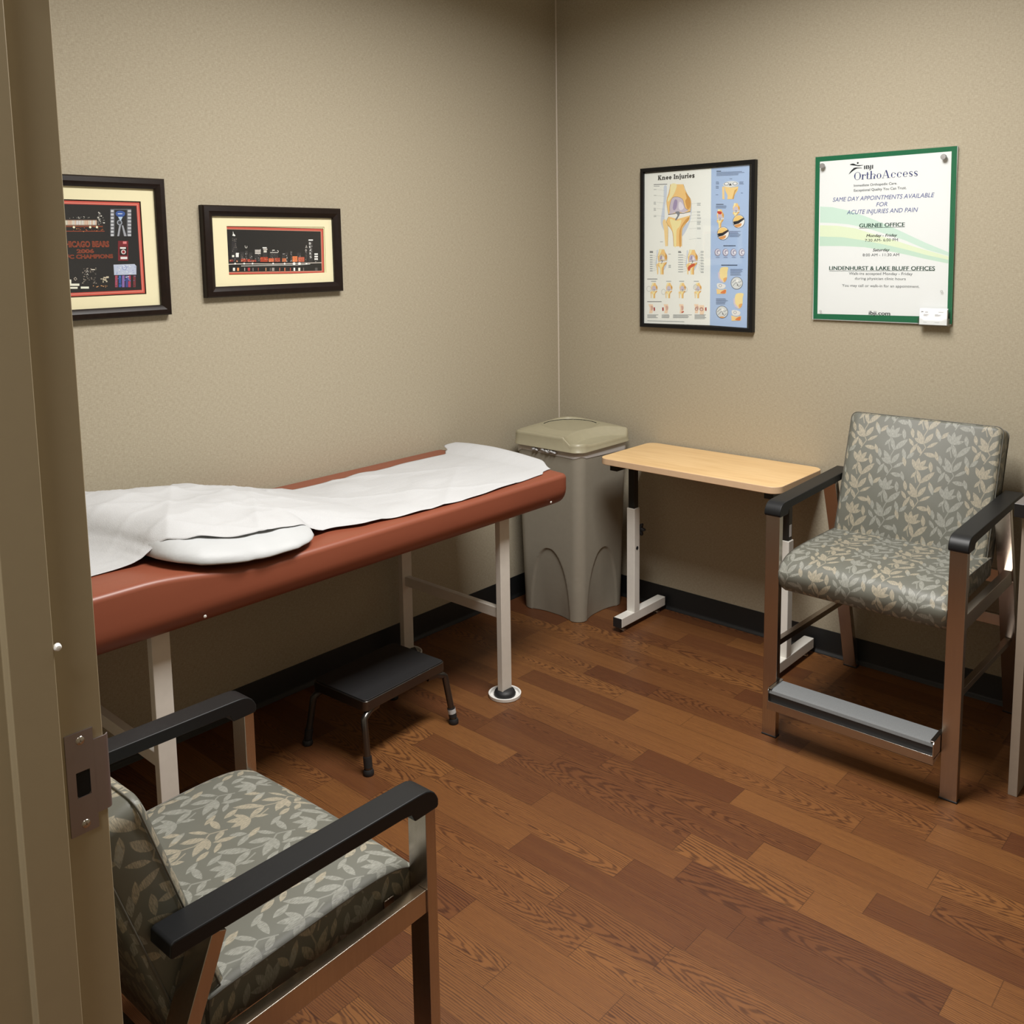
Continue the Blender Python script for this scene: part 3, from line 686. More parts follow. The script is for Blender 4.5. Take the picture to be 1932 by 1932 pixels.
1 200 150 84 4773,4920 4822,4949 4811,4909 4749,4860 4725,4809 4721,4646 4703,4646 4700,4810
0 232 232 234 4550,4984 4672,4994 4840,5007 4844,4967 4698,4966 4555,4961
3 50 50 60 7,0 4550,4986 4610,4990 4672,4998 4747,4991 4840,5007
1 120 124 134 4641,5007 4684,5016 4703,4989 4661,4924 4642,4930 4672,4975
0 225 188 126 3831,5083 3825,5032 3810,4971 3790,4923 3782,4874 3789,4813 3800,4751 3810,4700 3922,4716 4013,4705 4107,4727 4118,4777 4118,4838 4105,4893 4062,4950 4029,5012 4008,5076
1 238 216 170 3840,5082 3917,5079 3905,5004 3866,4933 3827,4885 3801,4862 3798,4898 3826,4958
1 196 146 78 4036,4975 4089,4912 4110,4851 4104,4778 4071,4755 4051,4804 4037,4865 4056,4901
1 188 180 196 3829,4738 3826,4793 3838,4860 3864,4908 3903,4920 3961,4911 4004,4879 4022,4817 4045,4768 4081,4744 4013,4717 3935,4730 3869,4710 3819,4704
0 225 188 126 3815,4671 3936,4637 4108,4678 4095,4620 4044,4566 4006,4513 3997,4452 4000,4287 3888,4290 3880,4394 3866,4480 3835,4530 3792,4562 3781,4617
1 240 214 160 3831,4640 3923,4613 3988,4623 3963,4538 3925,4491 3921,4295 3895,4296 3886,4418 3865,4517
1 200 150 84 4041,4621 4092,4656 4080,4608 4016,4549 3990,4489 3986,4293 3967,4294 3964,4489
0 232 232 234 3806,4695 3935,4708 4111,4726 4116,4678 3961,4675 3812,4668
3 50 50 60 7,0 3806,4697 3869,4703 3935,4713 4013,4705 4111,4726
1 120 124 134 3902,4724 3948,4734 3968,4703 3923,4625 3903,4632 3935,4686
1 186 66 52 3805,5008 4008,4985 3987,4882 3851,4903
2 70 74 84 4088,4086 286,278
2 228 230 232 4088,4086 268,262
1 224 190 120 3861,4211 3995,4319 4174,4314 4291,4224 4177,4116 3998,4088 3840,4099
0 44 46 52 3826,4084 4042,4111 4309,4239 4346,4167 4089,3998 3864,3947
1 206 150 96 3883,3923 4089,3982 4223,4003 4180,3885 4001,3841
2 70 74 84 4802,4560 279,274
2 228 230 232 4802,4560 262,258
1 224 190 120 4581,4684 4711,4790 4886,4784 5000,4694 4889,4588 4715,4562 4561,4575
0 44 46 52 4548,4560 4758,4585 5018,4709 5053,4638 4804,4474 4585,4425
1 206 150 96 4603,4401 4804,4458 4935,4478 4893,4361 4719,4319
0 104 120 150 4377,4154 4900,4142 4900,4162 4377,4174
0 104 120 150 4378,4111 4777,4102 4777,4121 4377,4131
0 104 120 150 4378,4067 4814,4058 4813,4077 4378,4087
0 104 120 150 4379,4024 4903,4013 4903,4032 4379,4044
0 104 120 150 4380,3980 4879,3970 4878,3990 4379,4000
0 104 120 150 4380,3937 4832,3928 4831,3947 4380,3957
0 60 70 90 4109,3556 4678,3548 4678,3580 4108,3588
2 140 138 160 3841,3299 145,160
2 206 206 218 3855,3307 113,128
2 150 146 168 3878,3307 81,88
2 214 214 224 3905,3290 54,57
0 104 120 150 3763,3079 3944,3078 3944,3098 3762,3099
2 140 138 160 4211,3296 143,159
2 206 206 218 4225,3304 111,127
2 150 146 168 4247,3303 80,88
2 214 214 224 4274,3287 54,56
0 104 120 150 4134,3077 4313,3076 4313,3096 4133,3097
2 140 138 160 4585,3292 142,159
2 206 206 218 4598,3300 111,127
2 150 146 168 4621,3300 79,87
2 214 214 224 4647,3284 53,55
0 104 120 150 4509,3075 4686,3074 4686,3094 4509,3095
2 140 138 160 4963,3289 140,157
2 206 206 218 4976,3297 109,126
2 150 146 168 4998,3297 78,86
2 214 214 224 5024,3281 53,55
0 104 120 150 4888,3073 5063,3072 5062,3092 4888,3093
0 50 60 80 4021,2749 4770,2749 4770,2781 4021,2781
0 104 120 150 4445,2581 5019,2583 5019,2603 4445,2601
0 104 120 150 4446,2534 4974,2536 4973,2556 4446,2554
0 104 120 150 4447,2486 5003,2489 5003,2508 4447,2506
0 104 120 150 4448,2438 4928,2441 4928,2460 4447,2458
0 104 120 150 4448,2390 4914,2393 4914,2413 4448,2410
0 104 120 150 4449,2342 4951,2346 4951,2366 4449,2362
0 104 120 150 3795,1341 4240,1352 4239,1372 3795,1361
0 104 120 150 3796,1296 4275,1308 4275,1328 3795,1316
0 104 120 150 3796,1251 4357,1266 4357,1286 3796,1272
0 104 120 150 3797,1207 4269,1219 4269,1239 3796,1227
0 104 120 150 3797,1162 4224,1174 4224,1194 3797,1182
0 104 120 150 3798,1117 4230,1129 4230,1150 3798,1137
1 236 206 150 4018,2664 4337,2673 4313,2489 4299,2209 4185,2047 4003,2085 3887,2285 3930,2447
1 196 186 206 3886,2326 3871,2447 3953,2467 3965,2246 4139,2066 3981,2093
1 214 160 100 4137,2207 4298,2249 4251,2108 4162,2067
1 236 206 150 4750,1584 5062,1598 5039,1415 5026,1136 4914,973 4737,1007 4622,1205 4664,1366
1 196 186 206 4622,1245 4607,1365 4686,1386 4699,1167 4870,992 4714,1015
1 214 160 100 4867,1131 5025,1176 4979,1035 4892,992
1 214 214 214 3827,1982 4032,2005 4236,1927 4170,1785 3898,1781
2 150 152 160 3988,1907 72,65
2 226 226 226 3988,1907 45,41
0 232 196 140 3807,1779 4036,1722 4279,1767 4263,1574 3833,1549
1 206 120 70 3992,1600 4171,1725 4261,1718 4218,1581
1 214 214 214 4539,869 4738,895 4939,822 4875,680 4609,670
2 150 152 160 4696,798 71,64
2 226 226 226 4696,798 44,40
0 232 196 140 4519,667 4743,615 4981,663 4966,471 4545,438
1 206 120 70 4700,492 4876,620 4964,615 4922,477
2 84 88 96 4756,2022 277,263
2 200 204 206 4756,2022 255,243
4 120 124 130 20,0 4534,2019 4688,2141 4865,2055 4974,2124
4 110 114 120 20,0 4580,1900 4733,2042 4846,1884 4955,1965
2 232 234 234 4776,2122 62,56
2 60 64 70 4792,1943 27,24
2 84 88 96 4089,793 285,267
2 200 204 206 4089,793 262,247
4 120 124 130 21,0 3862,785 4020,912 4202,829 4314,902
4 110 114 120 20,0 3909,665 4067,813 4182,654 4294,739
2 232 234 234 4111,895 63,57
2 60 64 70 4127,713 27,25
2 206 150 96 4093,574 117,32'''
TXT_KNEE=[('Knee Injuries', 87.0, 270.8, 647.5, 19.1, (30, 30, 34), 'slab')]
ART_SKY='''0 236 224 180 426,2899 5506,2847 5463,198 385,248
0 70 30 28 873,2398 4976,2348 4945,690 856,744
0 186 84 72 891,2379 4956,2329 4927,709 872,760
0 206 150 130 943,2307 4867,2250 4844,763 901,821
0 30 31 34 955,2294 4847,2238 4826,782 911,837
0 236 232 226 1156,2075 1185,2145 1183,2214 1195,2214 1210,2145 1271,2089 1263,2061
0 44 44 48 1140,2019 1292,2019 1311,1514 1388,1175 1054,1181
0 160 150 140 1150,1612 1169,1612 1169,1622 1151,1622
0 160 150 140 1205,1895 1232,1895 1233,1904 1205,1904
0 160 150 140 1151,1914 1175,1914 1175,1923 1152,1923
0 120 112 108 1210,1712 1227,1712 1228,1720 1210,1720
0 160 150 140 1247,1793 1275,1793 1276,1804 1247,1805
0 120 112 108 1197,1753 1213,1753 1214,1764 1197,1764
0 160 150 140 1253,1751 1266,1751 1266,1761 1253,1761
0 120 112 108 1201,1617 1221,1617 1221,1627 1202,1627
0 120 112 108 1129,1536 1151,1536 1152,1551 1130,1551
0 160 150 140 1267,1672 1294,1672 1294,1685 1268,1685
0 160 150 140 1216,1945 1232,1945 1232,1960 1216,1960
0 120 112 108 1177,1671 1203,1671 1204,1684 1178,1684
0 120 112 108 1205,1675 1229,1675 1229,1684 1206,1685
0 160 150 140 1282,1954 1310,1954 1311,1969 1283,1969
0 160 150 140 1129,1551 1144,1551 1144,1565 1130,1566
0 120 112 108 1253,1657 1273,1657 1274,1668 1253,1668
0 160 150 140 1274,1883 1287,1883 1288,1898 1275,1898
0 120 112 108 1228,1866 1247,1866 1247,1879 1228,1879
0 120 112 108 1258,1726 1285,1726 1285,1735 1258,1735
0 120 112 108 1249,1715 1274,1715 1275,1729 1250,1730
0 120 112 108 1151,1977 1173,1977 1173,1988 1151,1988
0 160 150 140 1231,1924 1249,1924 1250,1937 1231,1937
0 120 112 108 1182,1467 1196,1467 1197,1482 1183,1482
0 120 112 108 1194,1287 1212,1286 1213,1296 1195,1296
0 160 150 140 1332,1443 1346,1443 1347,1457 1333,1458
0 220 214 200 1238,1431 1264,1431 1265,1444 1239,1444
0 120 112 108 1257,1216 1280,1215 1281,1230 1258,1231
0 240 236 226 1205,1277 1220,1277 1221,1291 1206,1291
0 220 214 200 1293,1479 1320,1479 1320,1489 1294,1489
0 120 112 108 1302,1612 1320,1612 1320,1624 1303,1624
0 120 112 108 1308,1361 1329,1361 1330,1373 1309,1373
0 220 214 200 1331,1461 1356,1460 1356,1475 1331,1476
0 120 112 108 1278,1355 1296,1355 1297,1370 1279,1370
0 120 112 108 1308,1375 1336,1375 1336,1386 1309,1387
0 160 150 140 1265,1427 1280,1427 1281,1440 1266,1441
0 240 236 226 1369,1470 1388,1470 1389,1482 1369,1482
0 220 214 200 1165,1219 1180,1219 1181,1232 1165,1233
0 160 150 140 1116,1347 1143,1346 1143,1357 1116,1357
0 244 240 226 1247,1346 1359,1345 1367,1491 1256,1492
0 230 226 216 1102,1349 1184,1347 1188,1415 1105,1416
0 50 49 52 1404,1175 1565,1171 1585,1525 1424,1527
0 240 236 226 1463,1409 1477,1409 1477,1417 1464,1417
0 120 112 108 1521,1241 1549,1240 1550,1249 1522,1250
0 240 236 226 1550,1289 1579,1288 1580,1297 1551,1297
0 120 112 108 1438,1349 1465,1349 1466,1358 1439,1359
0 160 150 140 1448,1199 1468,1199 1468,1211 1449,1211
0 120 112 108 1516,1403 1533,1402 1534,1413 1517,1413
0 160 150 140 1489,1355 1515,1355 1516,1366 1490,1367
0 120 112 108 1455,1371 1468,1371 1469,1380 1456,1381
0 160 150 140 1477,1320 1503,1320 1504,1331 1478,1331
0 120 112 108 1508,1448 1522,1448 1522,1463 1508,1463
0 160 150 140 1542,1308 1560,1307 1560,1316 1542,1316
0 240 236 226 1479,1293 1500,1293 1500,1305 1480,1305
0 50 49 52 1597,1171 1694,1169 1717,1566 1619,1567
0 240 236 226 1625,1452 1642,1452 1643,1467 1625,1467
0 120 112 108 1637,1326 1660,1326 1661,1339 1638,1340
0 240 236 226 1628,1352 1643,1352 1644,1361 1628,1361
0 120 112 108 1690,1510 1707,1510 1708,1524 1691,1525
0 120 112 108 1622,1212 1646,1212 1647,1225 1623,1225
0 160 150 140 1648,1499 1672,1498 1673,1507 1648,1507
0 240 236 226 1657,1275 1679,1275 1680,1286 1658,1287
0 240 236 226 1629,1434 1650,1434 1650,1445 1629,1445
0 160 150 140 1681,1447 1700,1447 1701,1460 1681,1460
0 120 112 108 1636,1404 1656,1404 1656,1412 1636,1412
0 120 112 108 1600,1191 1615,1190 1616,1199 1600,1200
0 120 112 108 1677,1458 1699,1457 1700,1469 1678,1469
0 50 49 52 1743,1168 1890,1165 1909,1493 1761,1495
0 120 112 108 1813,1202 1833,1202 1834,1215 1814,1215
0 120 112 108 1873,1353 1900,1353 1901,1367 1874,1367
0 120 112 108 1776,1329 1804,1329 1805,1340 1777,1340
0 240 236 226 1859,1343 1884,1343 1885,1357 1860,1357
0 160 150 140 1778,1214 1802,1214 1803,1224 1779,1224
0 160 150 140 1834,1366 1861,1365 1861,1380 1835,1380
0 120 112 108 1862,1271 1886,1270 1887,1283 1862,1283
0 240 236 226 1805,1185 1833,1185 1834,1194 1805,1195
0 240 236 226 1815,1308 1837,1308 1838,1318 1815,1318
0 160 150 140 1841,1372 1864,1372 1864,1381 1841,1381
0 240 236 226 1759,1177 1785,1176 1786,1188 1759,1188
0 120 112 108 1765,1400 1783,1400 1784,1415 1766,1415
0 50 49 52 1973,1164 2221,1159 2246,1618 1998,1620
0 240 236 226 2218,1593 2243,1593 2244,1602 2219,1602
0 160 150 140 2182,1273 2209,1272 2209,1283 2182,1283
0 240 236 226 2131,1422 2147,1422 2148,1433 2132,1434
0 240 236 226 2148,1221 2166,1221 2167,1234 2149,1234
0 160 150 140 2147,1410 2163,1410 2163,1418 2147,1418
0 120 112 108 2203,1476 2228,1476 2229,1487 2203,1488
0 160 150 140 2198,1420 2224,1420 2225,1429 2199,1430
0 120 112 108 2112,1585 2130,1585 2130,1595 2113,1595
0 240 236 226 2008,1266 2023,1266 2024,1281 2009,1282
0 240 236 226 2121,1295 2150,1294 2150,1304 2122,1305
0 160 150 140 2188,1380 2203,1380 2204,1391 2188,1391
0 240 236 226 2121,1508 2136,1508 2137,1520 2122,1520
0 50 49 52 2304,1157 2489,1154 2518,1688 2333,1689
0 120 112 108 2324,1173 2342,1173 2343,1185 2324,1186
0 120 112 108 2336,1284 2360,1284 2361,1299 2337,1300
0 160 150 140 2434,1280 2461,1280 2461,1293 2434,1293
0 120 112 108 2328,1498 2347,1498 2348,1513 2329,1514
0 240 236 226 2443,1162 2459,1162 2460,1176 2444,1176
0 240 236 226 2463,1178 2488,1177 2488,1193 2463,1193
0 160 150 140 2435,1531 2464,1531 2465,1544 2436,1544
0 120 112 108 2343,1565 2359,1565 2360,1576 2344,1577
0 240 236 226 2404,1502 2425,1502 2426,1513 2405,1513
0 240 236 226 2455,1648 2471,1648 2472,1657 2456,1658
0 160 150 140 2368,1226 2397,1225 2397,1238 2368,1239
0 160 150 140 2372,1309 2401,1309 2402,1318 2373,1319
0 50 49 52 2590,1152 2931,1145 2953,1554 2612,1557
0 160 150 140 2659,1333 2673,1333 2673,1342 2659,1342
0 240 236 226 2860,1252 2890,1251 2890,1263 2861,1264
0 160 150 140 2899,1227 2927,1227 2927,1236 2899,1237
0 160 150 140 2801,1396 2814,1396 2815,1410 2801,1410
0 240 236 226 2604,1237 2630,1236 2631,1248 2605,1248
0 240 236 226 2704,1308 2719,1308 2719,1317 2704,1317
0 120 112 108 2912,1328 2929,1328 2929,1341 2912,1341
0 240 236 226 2716,1526 2741,1526 2742,1537 2717,1537
0 160 150 140 2864,1481 2878,1480 2879,1490 2864,1490
0 120 112 108 2670,1253 2693,1252 2693,1263 2671,1264
0 160 150 140 2707,1272 2730,1272 2731,1287 2708,1287
0 160 150 140 2686,1405 2709,1405 2709,1417 2687,1417
0 50 49 52 3104,1142 3243,1139 3260,1462 3121,1464
0 240 236 226 3173,1184 3196,1184 3197,1198 3174,1199
0 120 112 108 3215,1265 3246,1265 3246,1274 3215,1274
0 240 236 226 3123,1193 3146,1193 3147,1204 3124,1204
0 240 236 226 3202,1428 3231,1428 3231,1437 3203,1437
0 240 236 226 3149,1420 3171,1420 3172,1435 3150,1435
0 240 236 226 3183,1212 3206,1212 3207,1226 3184,1226
0 120 112 108 3220,1357 3241,1357 3242,1365 3220,1366
0 120 112 108 3176,1170 3197,1169 3197,1179 3177,1180
0 120 112 108 3122,1316 3152,1316 3153,1326 3123,1327
0 240 236 226 3219,1193 3237,1193 3238,1208 3220,1208
0 120 112 108 3237,1437 3251,1437 3252,1448 3238,1448
0 240 236 226 3180,1422 3203,1421 3204,1432 3181,1432
0 50 49 52 3260,1139 3348,1137 3366,1490 3279,1491
0 240 236 226 3310,1299 3334,1299 3335,1312 3311,1313
0 120 112 108 3270,1149 3300,1149 3300,1164 3271,1165
0 240 236 226 3293,1356 3312,1356 3312,1368 3294,1369
0 240 236 226 3305,1268 3330,1267 3330,1275 3306,1276
0 160 150 140 3319,1290 3340,1290 3341,1301 3320,1301
0 120 112 108 3339,1417 3359,1417 3360,1429 3339,1429
0 240 236 226 3291,1146 3322,1146 3323,1159 3291,1159
0 120 112 108 3306,1278 3323,1277 3324,1293 3307,1293
0 240 236 226 3305,1268 3331,1268 3332,1284 3306,1284
0 240 236 226 3292,1366 3311,1365 3312,1376 3293,1376
0 240 236 226 3302,1263 3321,1263 3321,1277 3303,1278
0 240 236 226 3284,1187 3312,1186 3312,1197 3284,1198
0 50 49 52 3453,1135 3541,1133 3561,1533 3473,1533
0 240 236 226 3482,1477 3514,1477 3514,1486 3483,1486
0 240 236 226 3457,1157 3487,1157 3487,1170 3458,1171
0 240 236 226 3482,1419 3513,1419 3514,1430 3483,1430
0 160 150 140 3496,1156 3518,1156 3519,1168 3497,1168
0 240 236 226 3523,1477 3538,1477 3539,1485 3524,1485
0 160 150 140 3487,1231 3511,1231 3512,1247 3488,1247
0 240 236 226 3489,1183 3506,1183 3506,1194 3490,1194
0 160 150 140 3512,1292 3535,1292 3535,1308 3513,1308
0 120 112 108 3507,1476 3524,1475 3525,1487 3508,1487
0 160 150 140 3486,1502 3505,1502 3505,1511 3486,1511
0 160 150 140 3495,1380 3525,1380 3525,1391 3495,1391
0 240 236 226 3500,1175 3521,1175 3522,1190 3501,1190
0 50 49 52 3736,1129 3915,1126 3932,1469 3753,1471
0 240 236 226 3872,1338 3893,1338 3894,1350 3873,1350
0 120 112 108 3857,1306 3884,1305 3885,1320 3857,1321
0 120 112 108 3884,1397 3906,1396 3907,1406 3885,1406
0 240 236 226 3744,1169 3769,1169 3770,1182 3744,1183
0 160 150 140 3836,1201 3855,1201 3855,1213 3837,1213
0 240 236 226 3813,1279 3839,1278 3839,1290 3813,1291
0 120 112 108 3877,1306 3898,1306 3899,1321 3878,1322
0 120 112 108 3794,1404 3815,1404 3815,1414 3795,1414
0 120 112 108 3887,1156 3918,1155 3919,1168 3887,1168
0 160 150 140 3861,1137 3892,1137 3893,1151 3862,1151
0 240 236 226 3837,1184 3868,1183 3869,1199 3837,1200
0 240 236 226 3858,1234 3877,1233 3878,1246 3859,1247
0 50 49 52 4095,1123 4186,1121 4210,1601 4119,1602
0 120 112 108 4166,1335 4196,1334 4197,1346 4167,1347
0 160 150 140 4171,1436 4186,1436 4187,1451 4171,1451
0 160 150 140 4110,1207 4140,1207 4140,1220 4111,1220
0 120 112 108 4157,1278 4173,1277 4173,1287 4158,1287
0 120 112 108 4157,1479 4186,1478 4186,1487 4157,1488
0 240 236 226 4125,1488 4154,1488 4155,1500 4125,1501
0 120 112 108 4133,1572 4156,1572 4156,1583 4133,1583
0 120 112 108 4143,1514 4171,1514 4171,1529 4143,1530
0 160 150 140 4159,1526 4178,1526 4178,1535 4159,1536
0 120 112 108 4179,1554 4207,1554 4208,1563 4179,1563
0 120 112 108 4124,1359 4145,1359 4146,1368 4124,1368
0 160 150 140 4165,1535 4182,1535 4183,1551 4166,1551
0 50 49 52 4240,1120 4423,1116 4464,1945 4281,1945
0 240 236 226 4376,1575 4405,1575 4406,1590 4377,1591
0 120 112 108 4306,1893 4332,1893 4333,1905 4307,1905
0 120 112 108 4338,1569 4370,1568 4371,1580 4339,1580
0 160 150 140 4297,1463 4317,1463 4318,1477 4298,1477
0 240 236 226 4410,1689 4442,1689 4442,1703 4411,1704
0 160 150 140 4355,1773 4387,1773 4387,1783 4355,1783
0 120 112 108 4381,1815 4399,1815 4400,1829 4382,1830
0 240 236 226 4401,1489 4417,1489 4417,1500 4401,1500
0 160 150 140 4335,1385 4361,1385 4361,1394 4335,1394
0 120 112 108 4382,1303 4400,1303 4401,1317 4383,1318
0 160 150 140 4323,1502 4343,1502 4343,1511 4324,1511
0 160 150 140 4369,1788 4393,1787 4394,1803 4370,1803
0 50 49 52 4497,1115 4663,1112 4678,1430 4512,1432
0 240 236 226 4637,1188 4668,1188 4668,1200 4638,1201
0 240 236 226 4524,1189 4545,1189 4545,1197 4524,1198
0 120 112 108 4530,1252 4563,1252 4563,1263 4531,1263
0 160 150 140 4530,1299 4554,1298 4555,1313 4531,1314
0 240 236 226 4549,1118 4582,1117 4583,1131 4550,1132
0 120 112 108 4620,1268 4640,1268 4640,1277 4621,1278
0 120 112 108 4541,1279 4574,1279 4575,1292 4542,1292
0 120 112 108 4568,1127 4584,1127 4584,1138 4568,1139
0 240 236 226 4521,1321 4536,1320 4536,1332 4521,1332
0 240 236 226 4601,1268 4617,1268 4617,1278 4602,1279
0 160 150 140 4566,1357 4589,1356 4590,1370 4566,1370
0 120 112 108 4562,1309 4580,1309 4581,1322 4562,1322
3 210 206 200 17,0 1622,1737 1632,1669 1676,1652 1704,1680 1700,1725
0 206 200 196 2010,1552 2242,1549 2244,1584 2012,1586
0 206 200 196 2008,1500 2239,1498 2241,1532 2009,1535
0 206 200 196 2005,1449 2236,1446 2238,1480 2007,1483
0 240 238 232 2320,1640 2488,1639 2490,1674 2322,1675
0 190 184 178 2344,1583 2512,1581 2514,1622 2346,1623
0 200 196 188 2359,1491 2480,1489 2484,1564 2363,1565
3 220 216 210 18,0 2625,1484 2949,1481 2972,1524 2926,1560
0 226 222 216 2714,1556 2816,1555 2817,1578 2715,1579
0 150 58 48 1436,1180 1646,1176 1652,1283 1442,1287
0 226 140 100 1565,1270 1592,1269 1593,1279 1566,1279
0 226 140 100 1537,1236 1562,1236 1563,1251 1538,1251
0 120 44 38 1465,1270 1489,1270 1490,1281 1465,1281
0 236 190 150 1485,1233 1504,1233 1505,1241 1485,1241
0 236 190 150 1463,1225 1491,1224 1492,1238 1463,1238
0 236 190 150 1571,1177 1593,1177 1593,1188 1572,1188
0 236 190 150 1456,1196 1471,1196 1472,1208 1457,1209
0 236 190 150 1562,1256 1583,1256 1584,1269 1563,1269
0 226 140 100 1445,1204 1462,1204 1463,1217 1446,1217
0 170 60 50 1682,1175 1799,1173 1804,1267 1687,1269
0 226 140 100 1724,1230 1740,1230 1741,1244 1725,1244
0 120 44 38 1692,1173 1720,1173 1721,1187 1692,1187
0 236 190 150 1732,1172 1759,1172 1759,1186 1733,1186
0 120 44 38 1713,1206 1741,1205 1741,1220 1714,1220
0 120 44 38 1702,1256 1720,1256 1721,1266 1702,1266
0 236 190 150 1715,1203 1730,1203 1731,1217 1715,1218
0 120 44 38 1693,1204 1707,1203 1708,1218 1693,1218
0 120 44 38 1720,1193 1749,1192 1750,1203 1721,1204
0 120 44 38 1732,1219 1759,1219 1760,1228 1732,1228
0 150 52 46 1825,1172 2039,1168 2042,1234 1829,1238
0 236 190 150 1923,1209 1942,1208 1943,1218 1924,1219
0 236 190 150 1839,1183 1862,1182 1863,1196 1840,1196
0 120 44 38 1958,1204 1982,1204 1982,1217 1958,1218
0 236 190 150 1876,1200 1897,1200 1898,1208 1876,1209
0 226 140 100 1913,1194 1940,1194 1940,1203 1913,1203
0 120 44 38 1940,1185 1969,1184 1970,1199 1941,1200
0 236 190 150 1986,1208 2006,1208 2007,1217 1987,1217
0 236 190 150 1900,1171 1928,1170 1929,1184 1901,1185
0 120 44 38 1851,1178 1872,1177 1872,1187 1852,1187
0 160 62 44 2204,1165 2506,1159 2515,1327 2214,1331
0 236 190 150 2236,1241 2252,1241 2253,1251 2237,1251
0 226 140 100 2215,1267 2233,1266 2234,1280 2215,1280
0 120 44 38 2230,1240 2251,1239 2252,1249 2231,1249
0 120 44 38 2417,1305 2439,1305 2440,1314 2418,1314
0 236 190 150 2392,1238 2417,1238 2418,1247 2393,1248
0 236 190 150 2389,1254 2417,1253 2417,1262 2390,1263
0 236 190 150 2473,1239 2499,1238 2500,1252 2473,1252
0 226 140 100 2257,1288 2282,1287 2283,1302 2257,1303
0 236 190 150 2385,1299 2399,1298 2400,1308 2386,1308
0 196 96 66 2540,1158 2760,1154 2767,1279 2546,1283
0 226 140 100 2696,1197 2715,1197 2716,1209 2696,1209
0 226 140 100 2715,1183 2744,1183 2745,1197 2716,1197
0 236 190 150 2550,1211 2569,1210 2569,1222 2551,1222
0 236 190 150 2596,1172 2620,1172 2621,1185 2597,1185
0 226 140 100 2683,1173 2699,1173 2699,1182 2684,1183
0 226 140 100 2659,1169 2676,1169 2677,1179 2660,1179
0 120 44 38 2549,1169 2568,1169 2569,1179 2550,1179
0 236 190 150 2569,1160 2591,1160 2591,1175 2569,1176
0 236 190 150 2590,1192 2609,1192 2610,1204 2591,1204
0 150 62 50 2794,1154 3018,1149 3025,1290 2802,1293
0 120 44 38 2990,1186 3018,1185 3019,1200 2991,1201
0 236 190 150 2812,1244 2836,1244 2837,1258 2813,1258
0 120 44 38 2883,1190 2905,1190 2905,1202 2883,1202
0 236 190 150 2904,1165 2926,1165 2926,1178 2904,1178
0 236 190 150 2838,1192 2854,1191 2855,1204 2839,1204
0 226 140 100 2865,1181 2883,1181 2884,1196 2866,1197
0 120 44 38 2900,1167 2916,1167 2916,1176 2901,1177
0 226 140 100 2851,1248 2877,1248 2878,1259 2851,1260
0 236 190 150 2965,1187 2991,1186 2992,1200 2966,1200
0 180 104 70 3104,1148 3278,1144 3285,1271 3111,1274
0 226 140 100 3118,1203 3135,1203 3135,1215 3119,1216
0 226 140 100 3247,1189 3278,1189 3279,1203 3247,1203
0 120 44 38 3133,1231 3160,1230 3160,1241 3133,1241
0 226 140 100 3116,1155 3142,1154 3143,1169 3117,1169
0 120 44 38 3166,1142 3195,1141 3195,1154 3166,1154
0 236 190 150 3251,1234 3272,1234 3272,1245 3252,1246
0 226 140 100 3175,1153 3194,1153 3194,1164 3175,1164
0 120 44 38 3145,1162 3162,1162 3163,1174 3145,1175
0 120 44 38 3156,1246 3176,1245 3177,1255 3157,1256
0 206 116 72 3541,1139 3754,1135 3764,1337 3552,1340
0 236 190 150 3585,1155 3600,1155 3600,1165 3586,1165
0 120 44 38 3585,1132 3600,1131 3600,1145 3585,1145
0 120 44 38 3669,1247 3693,1247 3694,1261 3670,1261
0 226 140 100 3585,1159 3601,1159 3602,1175 3585,1175
0 120 44 38 3628,1295 3645,1295 3645,1307 3628,1307
0 236 190 150 3566,1169 3595,1168 3596,1184 3567,1185
0 226 140 100 3582,1189 3607,1189 3607,1199 3583,1200
0 226 140 100 3604,1164 3633,1163 3634,1175 3604,1175
0 226 140 100 3620,1135 3639,1135 3640,1150 3620,1150
0 180 90 70 3790,1134 4059,1129 4068,1303 3799,1307
0 226 140 100 3852,1249 3874,1248 3874,1262 3853,1263
0 236 190 150 3836,1172 3866,1172 3866,1184 3837,1185
0 120 44 38 3914,1169 3945,1168 3946,1183 3915,1183
0 120 44 38 3947,1234 3979,1234 3980,1244 3948,1245
0 120 44 38 3968,1179 4000,1179 4000,1191 3969,1191
0 236 190 150 3811,1225 3836,1225 3836,1240 3811,1240
0 120 44 38 3983,1183 4011,1183 4012,1192 3983,1193
0 226 140 100 3923,1237 3940,1237 3940,1250 3924,1250
0 120 44 38 3863,1211 3893,1211 3894,1225 3864,1226
0 110 40 44 991,1188 1133,1185 1138,1264 996,1266
0 120 44 38 1003,1231 1028,1231 1029,1240 1003,1241
0 226 140 100 1005,1235 1024,1235 1025,1246 1006,1247
0 120 44 38 1091,1255 1105,1255 1106,1264 1091,1264
0 226 140 100 1002,1203 1018,1203 1018,1213 1002,1213
0 236 190 150 1075,1247 1098,1246 1099,1255 1076,1256
0 120 44 38 1059,1220 1080,1219 1081,1231 1059,1232
0 236 190 150 1020,1240 1048,1240 1049,1252 1021,1253
0 120 44 38 1096,1212 1120,1211 1121,1226 1097,1226
0 226 140 100 1024,1213 1045,1212 1045,1221 1025,1222
0 140 60 50 1244,1183 1308,1182 1311,1238 1248,1239
0 236 190 150 1274,1181 1293,1181 1293,1195 1275,1195
0 236 190 150 1275,1197 1303,1197 1304,1212 1276,1212
0 236 190 150 1271,1201 1294,1201 1295,1215 1272,1215
0 120 44 38 1257,1209 1278,1209 1279,1223 1258,1223
0 236 190 150 1252,1221 1266,1220 1266,1230 1252,1230
0 120 44 38 1255,1189 1279,1188 1280,1197 1255,1197
0 120 44 38 1277,1178 1291,1178 1292,1188 1278,1188
